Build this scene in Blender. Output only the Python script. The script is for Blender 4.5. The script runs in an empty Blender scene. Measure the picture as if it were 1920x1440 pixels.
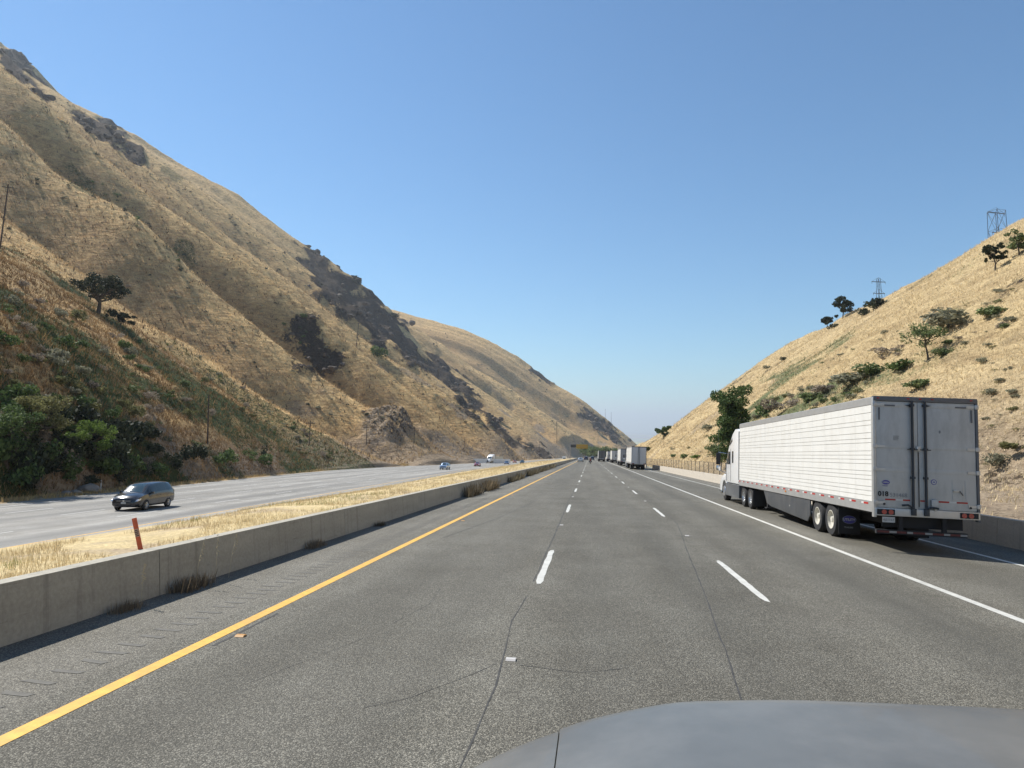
import bpy, bmesh, math, random
import numpy as np
from mathutils import Matrix, Vector, Euler
from mathutils.bvhtree import BVHTree

# ------------------------------------------------------------------ camera, sky, sun, exposure
# The scene is laid out in the road's own frame (X right, Y along the road, Z up from the road);
# GRADE tips that frame because the road runs downhill.
GRADE = Matrix.Rotation(math.radians(-2.35), 4, 'X')
FPX, YAW, PIT, ROL, CAMH = 1254.4, .1167, .1042, .0159, 2.2746
_cy, _sy = math.cos(YAW), math.sin(YAW)
_fw = Vector((-_sy*math.cos(PIT), _cy*math.cos(PIT), math.sin(PIT)))
_r = Vector((_cy, _sy, 0)); _u = _r.cross(_fw)
_c, _s = math.cos(ROL), math.sin(ROL)
CR, CU, CF = _c*_r + _s*_u, -_s*_r + _c*_u, _fw

scene = bpy.context.scene
COL = scene.collection
cam = bpy.data.cameras.new('camera'); camo = bpy.data.objects.new('camera', cam); COL.objects.link(camo)
cam.sensor_width = 36; cam.lens = 36*FPX/1920; cam.clip_start = .05; cam.clip_end = 90000
_m = Matrix((CR, CU, -CF)).transposed().to_4x4(); _m.translation = (0, 0, CAMH)
camo.matrix_world = GRADE @ _m
scene.camera = camo

SUN = Vector((-.76, .33, 1.0)).normalized()        # towards the sun, road frame
sunw = (GRADE.to_3x3() @ SUN).normalized()
world = bpy.data.worlds.new('World'); scene.world = world; world.use_nodes = True
nt = world.node_tree; bg = nt.nodes['Background']; sky = nt.nodes.new('ShaderNodeTexSky')
sky.sky_type = 'NISHITA'; sky.sun_disc = False
sky.sun_elevation = math.asin(sunw.z); sky.sun_rotation = math.atan2(sunw.x, sunw.y)
sky.altitude = 1500; sky.air_density = 1.35; sky.dust_density = .2; sky.ozone_density = 4
tint = nt.nodes.new('ShaderNodeMix'); tint.data_type = 'RGBA'; tint.blend_type = 'MULTIPLY'; tint.inputs[0].default_value = 1; tint.inputs[7].default_value = (.72, .97, 1.07, 1)
nt.links.new(sky.outputs[0], tint.inputs[6]); nt.links.new(tint.outputs[2], bg.inputs[0]); bg.inputs[1].default_value = .093
sl = bpy.data.lights.new('sun', 'SUN'); sl.energy = 5.0; sl.angle = math.radians(.53); sl.color = (1, .955, .88)
so = bpy.data.objects.new('sun', sl); COL.objects.link(so)
so.rotation_euler = sunw.to_track_quat('Z', 'Y').to_euler(); so.location = (0, 0, 300)
scene.view_settings.view_transform = 'Standard'; scene.view_settings.look = 'None'
scene.view_settings.exposure = .45; scene.view_settings.gamma = 1; scene.view_settings.use_curve_mapping = False
scene.cycles.max_bounces = 6; scene.cycles.diffuse_bounces = 3; scene.cycles.transparent_max_bounces = 8
scene.cycles.use_denoising = True

# ------------------------------------------------------------------ helpers
rng = np.random.default_rng(7); random.seed(7)
def ray(x, y): return (CR*((x-960)/FPX) - CU*((y-720)/FPX) + CF)
def at_y(x, y, Y): d = ray(x, y); return Vector((0, 0, CAMH)) + d*(Y/d.y)
def at_z(x, y, z=0): d = ray(x, y); return Vector((0, 0, CAMH)) + d*((z-CAMH)/d.z)
def pix(P):
    d = np.asarray(P, float) - np.array([0, 0, CAMH]); z = d@np.array(CF)
    z = np.where(z > .1, z, .1)
    return 960 + FPX*(d@np.array(CR))/z, 720 - FPX*(d@np.array(CU))/z

def _hash(ix, iy, iz, seed):
    h = (ix.astype(np.int64)*374761393 + iy.astype(np.int64)*668265263 + iz.astype(np.int64)*2147483647 + seed*974711) & 0xffffffff
    h = ((h ^ (h >> 13))*1274126177) & 0xffffffff
    return ((h ^ (h >> 16)) & 0xffff)/32767.5 - 1
def noise(x, y, z, seed=0):
    x, y, z = np.broadcast_arrays(np.asarray(x, float), np.asarray(y, float), np.asarray(z, float))
    ix, iy, iz = np.floor(x), np.floor(y), np.floor(z)
    fx, fy, fz = x-ix, y-iy, z-iz
    sx, sy, sz = [f*f*f*(f*(f*6-15)+10) for f in (fx, fy, fz)]
    r = 0
    for a in (0, 1):
        for b in (0, 1):
            for c in (0, 1):
                r = r + _hash(ix+a, iy+b, iz+c, seed)*(sx if a else 1-sx)*(sy if b else 1-sy)*(sz if c else 1-sz)
    return r
def fbm(x, y, z, o=4, seed=0):
    r = 0; a = 1
    for i in range(o):
        r = r + a*noise(x*2**i, y*2**i, z*2**i, seed+i*17); a *= .5
    return r
def ss(a, b, x): t = np.clip((x-a)/(b-a), 0, 1); return t*t*(3-2*t)
def interp(tab, y): t = np.array(tab, float); return np.interp(y, t[:, 0], t[:, 1])

def link(name, me, parent=None, loc=None, rot=None):
    o = bpy.data.objects.new(name, me); COL.objects.link(o)
    if parent: o.parent = parent
    if loc is not None: o.location = loc
    if rot is not None: o.rotation_euler = rot
    return o
def mesh_np(name, V, F, mat, smooth=True):
    """V (n,3), F (m,3|4) numpy -> mesh"""
    me = bpy.data.meshes.new(name); V = np.asarray(V, np.float32); F = np.asarray(F, np.int32); k = F.shape[1]
    me.vertices.add(len(V)); me.vertices.foreach_set('co', V.ravel())
    me.loops.add(F.size); me.loops.foreach_set('vertex_index', F.ravel())
    me.polygons.add(len(F)); me.polygons.foreach_set('loop_start', np.arange(0, F.size, k, dtype=np.int32))
    me.polygons.foreach_set('use_smooth', np.full(len(F), smooth))
    me.update(calc_edges=True)
    if mat: me.materials.append(mat)
    return me
def vcol(me, name, C):
    a = me.color_attributes.new(name, 'FLOAT_COLOR', 'POINT')
    C = np.asarray(C, np.float32)
    if C.shape[1] == 3: C = np.hstack([C, np.ones((len(C), 1), np.float32)])
    a.data.foreach_set('color', C.ravel())
def grid_faces(n, m):
    i = np.arange(n-1)[:, None]*m + np.arange(m-1)[None, :]
    i = i.ravel(); return np.stack([i, i+1, i+m+1, i+m], 1)

class MB:
    """collects shapes for ONE mesh object"""
    def __init__(s): s.v = []; s.f = []; s.M = Matrix()
    def add(s, vs, fs):
        n = len(s.v); s.v += [tuple(s.M @ Vector(v)) for v in vs]; s.f += [tuple(i+n for i in f) for f in fs]; return s
    def box(s, x0, x1, y0, y1, z0, z1):
        return s.add([(x0,y0,z0),(x1,y0,z0),(x1,y1,z0),(x0,y1,z0),(x0,y0,z1),(x1,y0,z1),(x1,y1,z1),(x0,y1,z1)],
                     [(3,2,1,0),(4,5,6,7),(0,1,5,4),(1,2,6,5),(2,3,7,6),(3,0,4,7)])
    def cbox(s, x0, x1, y0, y1, z0, z1, c=.02):
        """box with chamfered vertical and horizontal edges"""
        bm = bmesh.new(); bmesh.ops.create_cube(bm, size=1)
        for v in bm.verts: v.co = Vector(((x0+x1)/2+v.co.x*(x1-x0), (y0+y1)/2+v.co.y*(y1-y0), (z0+z1)/2+v.co.z*(z1-z0)))
        bmesh.ops.bevel(bm, geom=bm.edges[:], offset=c, segments=2, affect='EDGES', profile=.5)
        bm.verts.index_update()
        s.add([v.co[:] for v in bm.verts], [[v.index for v in f.verts] for f in bm.faces]); bm.free(); return s
    def prism(s, poly, x0, x1, axis='x', inset=0):
        """poly in (y,z) pushed along x (or (x,z) along y, (x,y) along z)"""
        n = len(poly)
        def P(a, p): return (a, p[0], p[1]) if axis == 'x' else ((p[0], a, p[1]) if axis == 'y' else (p[0], p[1], a))
        vs = [P(x0, p) for p in poly] + [P(x1, p) for p in poly]
        fs = [(i, (i+1) % n, n+(i+1) % n, n+i) for i in range(n)] + [tuple(range(n))[::-1], tuple(range(n, 2*n))]
        return s.add(vs, fs)
    def tube(s, pts, rad, n=6, cap=True):
        pts = [Vector(p) for p in pts]; R = rad if isinstance(rad, (list, tuple)) else [rad]*len(pts)
        vs = []; fs = []
        for i, p in enumerate(pts):
            d = (pts[min(i+1, len(pts)-1)] - pts[max(i-1, 0)]).normalized()
            a = d.cross(Vector((0, 0, 1)) if abs(d.z) < .9 else Vector((1, 0, 0))).normalized(); b = d.cross(a)
            for k in range(n):
                t = 2*math.pi*k/n; vs.append(p + (a*math.cos(t) + b*math.sin(t))*R[i])
        for i in range(len(pts)-1):
            for k in range(n): fs.append((i*n+k, i*n+(k+1) % n, (i+1)*n+(k+1) % n, (i+1)*n+k))
        if cap: fs += [tuple(range(n))[::-1], tuple(range((len(pts)-1)*n, len(pts)*n))]
        return s.add(vs, fs)
    def lathe(s, prof, c, axis='x', n=24):
        """prof list of (radius, along)"""
        vs = []; fs = []; m = len(prof)
        for k in range(n):
            t = 2*math.pi*k/n
            for r, a in prof:
                q = (a, r*math.cos(t), r*math.sin(t)) if axis == 'x' else (r*math.cos(t), r*math.sin(t), a)
                vs.append((q[0]+c[0], q[1]+c[1], q[2]+c[2]))
        for k in range(n):
            for j in range(m-1): fs.append((k*m+j, k*m+j+1, ((k+1) % n)*m+j+1, ((k+1) % n)*m+j))
        return s.add(vs, fs)
    def mesh(s, name, mat, smooth=False):
        me = bpy.data.meshes.new(name); me.from_pydata(s.v, [], s.f); me.update()
        bm = bmesh.new(); bm.from_mesh(me); bmesh.ops.recalc_face_normals(bm, faces=bm.faces[:]); bm.to_mesh(me); bm.free()
        if smooth:
            me.polygons.foreach_set('use_smooth', [True]*len(me.polygons))
            try: me.set_sharp_from_angle(angle=math.radians(38))
            except Exception: pass
        if mat: me.materials.append(mat)
        return me
    def build(s, name, mat, parent=None, smooth=False, label=None):
        o = link(name, s.mesh(name, mat, smooth), parent)
        if label: o['label'] = label
        return o
def thing(name, label, cat, loc=(0, 0, 0), rot=(0, 0, 0), group=None):
    o = link(name, None, None, loc, rot); tag(o, label, cat, group); return o
def tag(o, label, cat, group=None):
    o['label'] = label; o['category'] = cat
    if group: o['group'] = group
    return o
def struct(o, kind='structure', label=None):
    o['kind'] = kind
    if label: o['label'] = label
    return o
def dup(root, loc, rot=None, scale=None, label=None, group=None):
    r = root.copy(); COL.objects.link(r); r.location = loc
    if rot is not None: r.rotation_euler = rot
    if scale is not None: r.scale = scale if hasattr(scale, '__len__') else (scale,)*3
    if label: r['label'] = label
    if group: r['group'] = group
    for ch in list(root.children):
        c = ch.copy(); COL.objects.link(c); c.parent = r
        for g in ch.children:
            d = g.copy(); COL.objects.link(d); d.parent = c
    return r

# ------------------------------------------------------------------ materials
class NT:
    def __init__(s, m): s.t = m.node_tree; s.n = s.t.nodes; s.l = s.t.links
    def new(s, ty, **kw):
        n = s.n.new(ty)
        for k, v in kw.items(): setattr(n, k, v)
        return n
    def set(s, sock, v):
        if hasattr(v, 'outputs'): v = v.outputs[0]
        if isinstance(v, bpy.types.NodeSocket): s.l.new(v, sock)
        elif isinstance(v, (tuple, list)): sock.default_value = (*v, 1) if len(v) == 3 and len(sock.default_value) == 4 else v
        else: sock.default_value = v
    def coord(s, scale=(1, 1, 1), out='Object', rot=(0, 0, 0)):
        c = s.new('ShaderNodeTexCoord'); m = s.new('ShaderNodeMapping'); m.inputs['Scale'].default_value = scale; m.inputs['Rotation'].default_value = rot
        s.l.new(c.outputs[out], m.inputs[0]); return m.outputs[0]
    def noise(s, vec, scale, detail=4, rough=.55):
        n = s.new('ShaderNodeTexNoise'); s.set(n.inputs['Vector'], vec); n.inputs['Scale'].default_value = scale; n.inputs['Detail'].default_value = detail; n.inputs['Roughness'].default_value = rough
        return n.outputs['Fac']
    def voro(s, vec, scale, out='Distance', feature='F1'):
        n = s.new('ShaderNodeTexVoronoi', feature=feature); s.set(n.inputs['Vector'], vec); n.inputs['Scale'].default_value = scale
        return n.outputs[out]
    def ramp(s, fac, stops):
        r = s.new('ShaderNodeValToRGB'); s.set(r.inputs[0], fac); e = r.color_ramp.elements
        while len(e) < len(stops): e.new(.5)
        for q, (p, c) in zip(e, stops): q.position = p; q.color = (*c, 1) if hasattr(c, '__len__') else (c, c, c, 1)
        return r.outputs[0]
    def mix(s, fac, a, b, mode='MIX'):
        m = s.new('ShaderNodeMix', data_type='RGBA', blend_type=mode); s.set(m.inputs[0], fac); s.set(m.inputs[6], a); s.set(m.inputs[7], b); return m.outputs[2]
    def math(s, op, a, b=0, c=None, clamp=False):
        m = s.new('ShaderNodeMath', operation=op, use_clamp=clamp); s.set(m.inputs[0], a); s.set(m.inputs[1], b)
        if c is not None: s.set(m.inputs[2], c)
        return m.outputs[0]
    def attr(s, name):
        a = s.new('ShaderNodeAttribute', attribute_name=name); return a
    def sep(s, col):
        m = s.new('ShaderNodeSeparateColor'); s.set(m.inputs[0], col); return m.outputs
    def bump(s, h, strength=.5, dist=.05, normal=None):
        b = s.new('ShaderNodeBump'); s.set(b.inputs['Height'], h); b.inputs['Strength'].default_value = strength; b.inputs['Distance'].default_value = dist
        if normal is not None: s.set(b.inputs['Normal'], normal)
        return b.outputs[0]
def new_mat(name):
    m = bpy.data.materials.new(name); m.use_nodes = True; t = NT(m); return m, t, t.n['Principled BSDF']
def plain(name, col, rough=.5, metal=0, vary=.12, scale=6, bump=0, spec=.5, coat=0, dirt=None, dirt_amt=.3):
    m, t, b = new_mat(name); v = t.coord()
    n = t.noise(v, scale, 5, .6)
    lo = tuple(c*(1-vary) for c in col); hi = tuple(min(1, c*(1+vary)) for c in col)
    c = t.ramp(n, [(.3, lo), (.7, hi)])
    if dirt:
        d = t.noise(t.coord((1, 1, .35)), 2.3, 6, .65)
        f = t.ramp(d, [(.45, 0), (.75, dirt_amt)]); c = t.mix(f, c, dirt)
    t.set(b.inputs['Base Color'], c); b.inputs['Roughness'].default_value = rough; b.inputs['Metallic'].default_value = metal
    b.inputs['Specular IOR Level'].default_value = spec; b.inputs['Coat Weight'].default_value = coat
    if bump: t.set(b.inputs['Normal'], t.bump(t.noise(v, scale*6, 4), .4, bump))
    return m
# ------------------------------------------------------------------ land materials
def hill_material(name, gold, tan, brown, green=(.055, .072, .026), brush_shade=False, patchy=.55):
    m, t, b = new_mat(name); v = t.coord(); a = t.attr('mask'); k = t.sep(a.outputs['Color'])
    big = t.noise(v, .03, 5, .62); mid = t.noise(v, .22, 6, .66); fine = t.noise(v, 1.7, 6, .7); grain = t.noise(v, 9, 3, .7)
    terr = t.noise(t.coord((.30, .07, .9)), 1.0, 5, .62)
    streak = t.noise(t.coord((.16, .9, .16)), 1.0, 5, .65)
    c = t.mix(t.ramp(big, [(.36, 0), (.62, 1)]), gold, tan)
    if brush_shade: c = t.mix(t.math('SUBTRACT', 1, t.math('MULTIPLY', t.sep(t.attr('brush').outputs['Color'])[0], 4), clamp=True), c, tuple(x*1.12 for x in gold))  # ridge lips lightened: sparser brush, plus sun on the crest put into colour
    c = t.mix(t.math('MULTIPLY', t.ramp(mid, [(.47, 0), (.64, 1)]), patchy), c, brown)
    if brush_shade: c = t.mix(t.math('MULTIPLY', t.sep(t.attr('brush').outputs['Color'])[0], .46), c, tuple(x*1.25 for x in brown))  # spur faces browned: more brush, with their shade added to the colour
    c = t.mix(t.math('MULTIPLY', t.ramp(streak, [(.5, 0), (.7, 1)]), .32), c, brown)
    c = t.mix(1.0, c, t.ramp(fine, [(.25, (.5, .47, .44)), (.5, (.95, .94, .92)), (.75, (1.25, 1.22, 1.15))]), 'MULTIPLY')
    c = t.mix(1.0, c, t.ramp(grain, [(.25, (.6, .6, .6)), (.75, (1.3, 1.3, 1.3))]), 'MULTIPLY')
    c = t.mix(1.0, c, t.ramp(terr, [(.36, (.76, .73, .70)), (.54, (1.04, 1.04, 1.02))]), 'MULTIPLY')
    spot = t.voro(v, .16); c = t.mix(t.math('MULTIPLY', t.ramp(spot, [(.10, 1), (.24, 0)]), .55), c, tuple(x*.55 for x in brown))
    dirt = t.mix(t.ramp(fine, [(.35, 0), (.65, 1)]), (.22, .165, .115), (.36, .29, .21))
    c = t.mix(k[2], c, dirt)
    gn = t.math('ADD', t.math('MULTIPLY', k[1], 1.6), t.math('MULTIPLY', t.math('SUBTRACT', fine, .62), 2.2))
    gf = t.math('MULTIPLY', t.ramp(gn, [(.25, 0), (.6, 1)]), t.math('MINIMUM', t.math('MULTIPLY', k[1], 3), 1))
    c = t.mix(gf, c, t.mix(t.ramp(grain, [(.3, 0), (.7, 1)]), tuple(x*.6 for x in green), tuple(x*1.7 for x in green)))
    rv = t.voro(t.coord((1, 1, .6)), .33); rf = t.noise(v, .9, 7, .72)
    rock = t.mix(t.ramp(rf, [(.3, 0), (.72, 1)]), (.038, .030, .025), (.20, .155, .115))
    rn = t.math('ADD', t.math('MULTIPLY', k[0], 1.15), t.math('MULTIPLY', t.math('SUBTRACT', rf, .58), 3.2))
    rk = t.math('MULTIPLY', t.ramp(rn, [(.3, 0), (.55, 1)]), t.math('MINIMUM', t.math('MULTIPLY', k[0], 4), 1))
    c = t.mix(rk, c, rock)
    t.set(b.inputs['Base Color'], c); b.inputs['Roughness'].default_value = .95; b.inputs['Specular IOR Level'].default_value = .1
    n1 = t.bump(terr, .7, 2.2, t.bump(mid, .6, 1.8)); n2 = t.bump(fine, .6, .5, n1); cr = t.math('ADD', t.voro(v, .12), t.math('MULTIPLY', t.voro(v, .45), .4)); n3 = t.bump(t.math('MULTIPLY', t.math('ADD', cr, t.math('MULTIPLY', rf, 1.2)), rk), 1.0, 5.0, n2)
    t.set(b.inputs['Normal'], t.bump(grain, .5, .12, n3))
    return m
M_hillL = hill_material('dry_grass_slope', (.72, .50, .24), (.65, .44, .205), (.33, .205, .105), brush_shade=True)
M_hillR = hill_material('golden_grass_slope', (.60, .475, .28), (.54, .42, .24), (.43, .32, .185), (.12, .135, .065))

# ------------------------------------------------------------------ left roadway edges (carriageway swings away and back)
LZ = -1.95
_k = 1.352
YEL = [(-40, -16.6), (0, -17), (19, -17.8), (30, -18.3), (60, -19.8), (100, -22.2), (128, -23.3), (170, -22.6), (213, -19.3), (300, -10.6), (400, -9.0), (900, -8.0)]
LED = [(-40, -28.5), (0, -29.5), (33, -31.6), (43, -32.9), (61, -36.0), (90, -40.2), (112, -42.3), (160, -42), (218, -38), (300, -29.5), (400, -26.5), (900, -24)]
def smooth_tab(tab):
    tab = np.array(tab)*_k; y = np.arange(-54, 1217, 5.); x = interp(tab, y)
    for _ in range(6): x[1:-1] = (x[:-2] + 2*x[1:-1] + x[2:])/4
    return np.stack([y, x], 1)
YEL = smooth_tab(YEL); LED = smooth_tab(LED)

# ------------------------------------------------------------------ left mountain: spurs running down to the road
def prof_px(pts, Y, ext=(.55, 160)):
    P = [at_y(x, y, Y) for x, y in pts]          # listed from crest (left) to foot (right)
    L = [(p.x, p.z) for p in P][::-1]            # foot first
    if L[0][1] > LZ-.3: L = [(L[0][0]+max(1.2, .9*(L[0][1]-LZ)), LZ-.4)] + L
    (x1, z1), (x0, z0) = L[-1], L[-2]
    s = ext[0]
    L += [(x1-ext[1]*.3, z1+ext[1]*.3*s), (x1-ext[1], z1+ext[1]*s*.8)]
    return np.array(L)
SP = []   # (Y, profile, gully depth to next, gully position, rows to next)
SP.append((-95, np.array([(-41, LZ), (-53, 9), (-93, 36), (-170, 82), (-290, 130)]), 8, .5, 24))
SP.append((-16, np.array([(-41.5, LZ), (-48, 7), (-58, 18), (-76, 34), (-110, 58), (-180, 98), (-290, 140)]), 2, .5, 30))
SP.append((46, np.array([(-45.5, LZ), (-47, 1.5), (-51, 8), (-58, 16.5), (-70, 27), (-92, 40), (-130, 56), (-200, 84), (-290, 118)]), 3, .45, 90))
SP.append((137, prof_px([(-60,450),(0,472),(72,494),(137,534),(180,575),(231,603),(300,648),(354,687),(405,722),(458,761),(510,806),(560,850),(596,878)], 137, (.5, 150)), 12, .35, 60))
SP.append((175, prof_px([(-60,380),(0,425),(137,520),(231,590),(325,638),(400,682),(470,724),(540,768),(600,806),(650,838),(700,868)], 175, (.55, 150)), 28, .45, 80))
SP.append((240, prof_px([(-60,183),(0,223),(100,320),(200,382),(283,437),(354,501),(400,540),(480,603),(559,666),(630,717),(686,765),(733,797),(780,828),(830,862)], 240, (.6, 150)), 38, .5, 70))
SP.append((305, prof_px([(-60,110),(0,140),(83,203),(187,300),(280,376),(393,450),(480,508),(533,545),(599,595),(670,654),(733,706),(797,757),(836,797),(876,835),(903,861)], 305, (.6, 180)), 50, .42, 90))
SP.append((405, prof_px([(-60,80),(0,112),(80,165),(147,213),(233,273),(283,313),(333,353),(393,408),(433,443),(487,483),(567,540),(646,603),(717,654),(781,698),(836,737),(892,781),(939,822),(970,861)], 405, (.55, 260)), 72, .5, 100))
SP.append((560, prof_px([(-60,60),(0,100),(80,164),(160,214),(250,268),(340,328),(430,390),(520,459),(600,520),(680,584),(745,643),(800,690),(860,737),(930,792),(985,836),(1006,861)], 560, (.5, 290)), 95, .45, 110))
SP.append((820, prof_px([(-80,35),(0,85),(20,90),(80,160),(110,186),(160,209),(227,243),(300,290),(400,340),(500,410),(600,480),(640,506),(694,549),(733,586),(757,620),(812,668),(876,714),(935,757),(995,803),(1034,835),(1056,858)], 820, (.4, 330)), 90, .45, 120))
SP.append((1080, prof_px([(600,500),(700,570),(760,605),(820,640),(876,682),(955,727),(1034,783),(1074,815),(1085,857)], 1080, (.4, 330)), 90, .5, 110))
SP.append((1500, prof_px([(600,560),(741,584),(797,602),(876,626),(915,642),(971,674),(1034,721),(1098,757),(1129,781),(1169,812),(1196,836),(1203,854)], 1500, (.05, 500)), 30, .5, 40))
SP.append((2200, np.array([(60, -20), (0, 0), (-100, 40), (-300, 130), (-700, 200), (-1100, 200)]), 0, .5, 2))
NS = 330
sv = np.linspace(0, 1, NS)**1.35
def resample(p):
    d = np.r_[0, np.cumsum(np.hypot(*np.diff(p, axis=0).T))]; d /= d[-1]
    return np.stack([np.interp(sv, d, p[:, 0]), np.interp(sv, d, p[:, 1])], 1)
RP = [resample(p) for _, p, _, _, _ in SP]
rowsP = []; rowsT = []; rowsI = []
for i in range(len(SP)-1):
    Y0, _, gd, gp, n = SP[i]; Y1 = SP[i+1][0]
    for k in range(n):
        t = k/n; q = RP[i]*(1-t) + RP[i+1]*t
        w = t/gp*.5 if t < gp else .5+(t-gp)/(1-gp)*.5
        g = (min(w, 1-w)*2)**1.65
        amp = np.minimum(1, sv*7)*(1-.35*sv)
        q = q.copy(); q[:, 1] -= gd*g*amp*(1+.5*fbm(sv*4, i*3.7, 0, 3, 19)); rowsP.append(np.c_[q[:, 0], np.full(NS, Y0+(Y1-Y0)*t), q[:, 1]]); rowsT.append(np.full(NS, w)); rowsI.append(np.full(NS, i))
G = np.array(rowsP); T = np.array(rowsT); I = np.array(rowsI)
G[..., 1] += np.where(I >= 3, 1, 0)*np.clip((G[..., 1]-100)/400, .15, 1)*4*fbm(sv[None, :]*5, I*.37+T*.25, 0, 3, 15)*ss(.02, .2, sv)[None, :]
X, Yg, Z = G[..., 0], G[..., 1], G[..., 2]; S = np.broadcast_to(sv, X.shape)
far = np.clip((Yg-133)/520, 0, 1); nearfoot = ss(0, .06, S)
Z = Z + nearfoot*( (.2+.7*far)*fbm(X/40, Yg/40, Z/40, 3, 3) + (.28+.3*far)*fbm(X/11, Yg/11, Z/11, 3, 5)
      + (.3+1.6*far)*noise(Yg/(6+14*far), S*3, 0, 9) + .28*fbm(X/3.2, Yg/3.2, Z/3.2, 2, 11))
# small procedural side gullies on the long far faces
rid = lambda q: (1-np.abs(q))**2.2
sub = np.where(I >= 3, 1.0, .12)*ss(.02, .16, S)
Z = Z + sub*((3.6+10*far)*(rid(noise(Yg/(17+34*far)+.35*S, S*1.3, 0, 21))-.45) + (1.4+4.5*far)*(rid(noise(Yg/(7+15*far)+.5*S, S*2.6, 3, 23))-.45))
px, py = pix(np.stack([X, Yg, Z], -1))
EN = fbm(X/(7+10*far), Yg/(7+10*far), Z/(7+10*far), 4, 77)
def ell(cx, cy, rx, ry, ang=0, lo=0, hi=99):
    c, s = math.cos(math.radians(ang)), math.sin(math.radians(ang)); dx, dy = px-cx, py-cy
    d = np.hypot((dx*c+dy*s)/rx, (-dx*s+dy*c)/ry) + .75*EN; return np.where((I >= lo) & (I <= hi), ss(1.25, .55, d), 0)
rock = np.zeros_like(X)
for e in [(572,632,48,42,38,4,6),(610,672,36,22,40,4,6),(575,655,60,26,40,4,6),(690,590,90,34,40,6,9),(640,545,75,30,38,6,9),(760,650,70,20,40,6,9),(30,122,70,32,45,6,9),(195,245,62,20,32,6,9),
          (255,292,30,15,35,6,9),(590,480,38,10,35,6,9),(830,700,70,14,38,6,10),(905,775,70,14,42,6,9),
          (1130,800,60,12,38,9,11),(1020,700,26,14,30,9,11),(1000,840,40,10,30,6,10)]: rock = np.maximum(rock, ell(*e))
gul = np.exp(-((T-.5)/.13)**2)*ss(.03, .15, S)*ss(1, .6, S)
green = np.clip(gul*(.5+.9*fbm(X/18, Yg/18, Z/18, 3, 31)), 0, 1)*.42
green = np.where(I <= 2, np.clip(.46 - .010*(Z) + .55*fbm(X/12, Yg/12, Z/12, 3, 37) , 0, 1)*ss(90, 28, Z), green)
green = np.where(I == 3, np.maximum(green, .45*ss(.5, .1, S)), green)
for e in [(1128,840,40,14,10,10,12),(350,475,60,16,42,4,6),(150,345,50,12,40,4,6),(330,330,26,12,38,6,9),(150,330,40,10,40,5,6)]: green = np.maximum(green, .45*ell(*e))
dirt = np.clip(ss(.05, .012, S)*.9 + .9*ss(.50, .75, fbm(X/25, Yg/25, Z/25, 3, 41)), 0, 1)*ss(.3, 0, S)
# raw earth cut at the toe of the slope further along
dirt = np.maximum(dirt, ((I >= 3) & (I <= 7))*ss(9, 3, Z)*.8)
ben = np.exp(-((Yg-248)/30)**2)*np.exp(-((X+72)/8)**2); rock = np.maximum(rock, .42*ss(.25, .6, ben+.2*EN)); dirt = np.maximum(dirt, ss(.15, .4, ben))
Z = Z + rock*(1.0+3.2*far)*fbm(X/(6+14*far), Yg/(6+14*far), Z/(6+14*far), 4, 51)
# rubble bench at the toe
ben = np.exp(-((Yg-248)/30)**2)*np.exp(-((X+72)/8)**2)
Z = Z + 5.5*ben*(1+.5*fbm(X/5, Yg/5, 0, 3, 61))
Z = np.maximum(Z, LZ-.02)
V = np.stack([X, Yg, Z], -1).reshape(-1, 3)
me = mesh_np('mountain', V, grid_faces(*X.shape), M_hillL)
vcol(me, 'mask', np.stack([rock, green, dirt], -1).reshape(-1, 3))
brush = np.where(I >= 3, ss(.06, .30, np.minimum(T, 1-T))*np.where(T > .5, 1, .6), .5)*np.clip(.75+.5*fbm(X/30, Yg/30, Z/30, 3, 63), 0, 1)  # brush cover, doubling as painted shade: none on crests, most on near faces
vcol(me, 'brush', np.stack([brush]*3, -1).reshape(-1, 3)); LBRUSH_SHADE = brush.ravel()
mountain = struct(link('mountain', me), label='steep dry-grass mountainside with spurs and gullies along the road')
LV, LF, LI, LS, LGREEN, LROCK = V, grid_faces(*X.shape), I.ravel(), S.ravel(), green.ravel(), rock.ravel()
BL = BVHTree.FromPolygons([tuple(v) for v in V], [tuple(f) for f in LF.tolist()])

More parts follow.
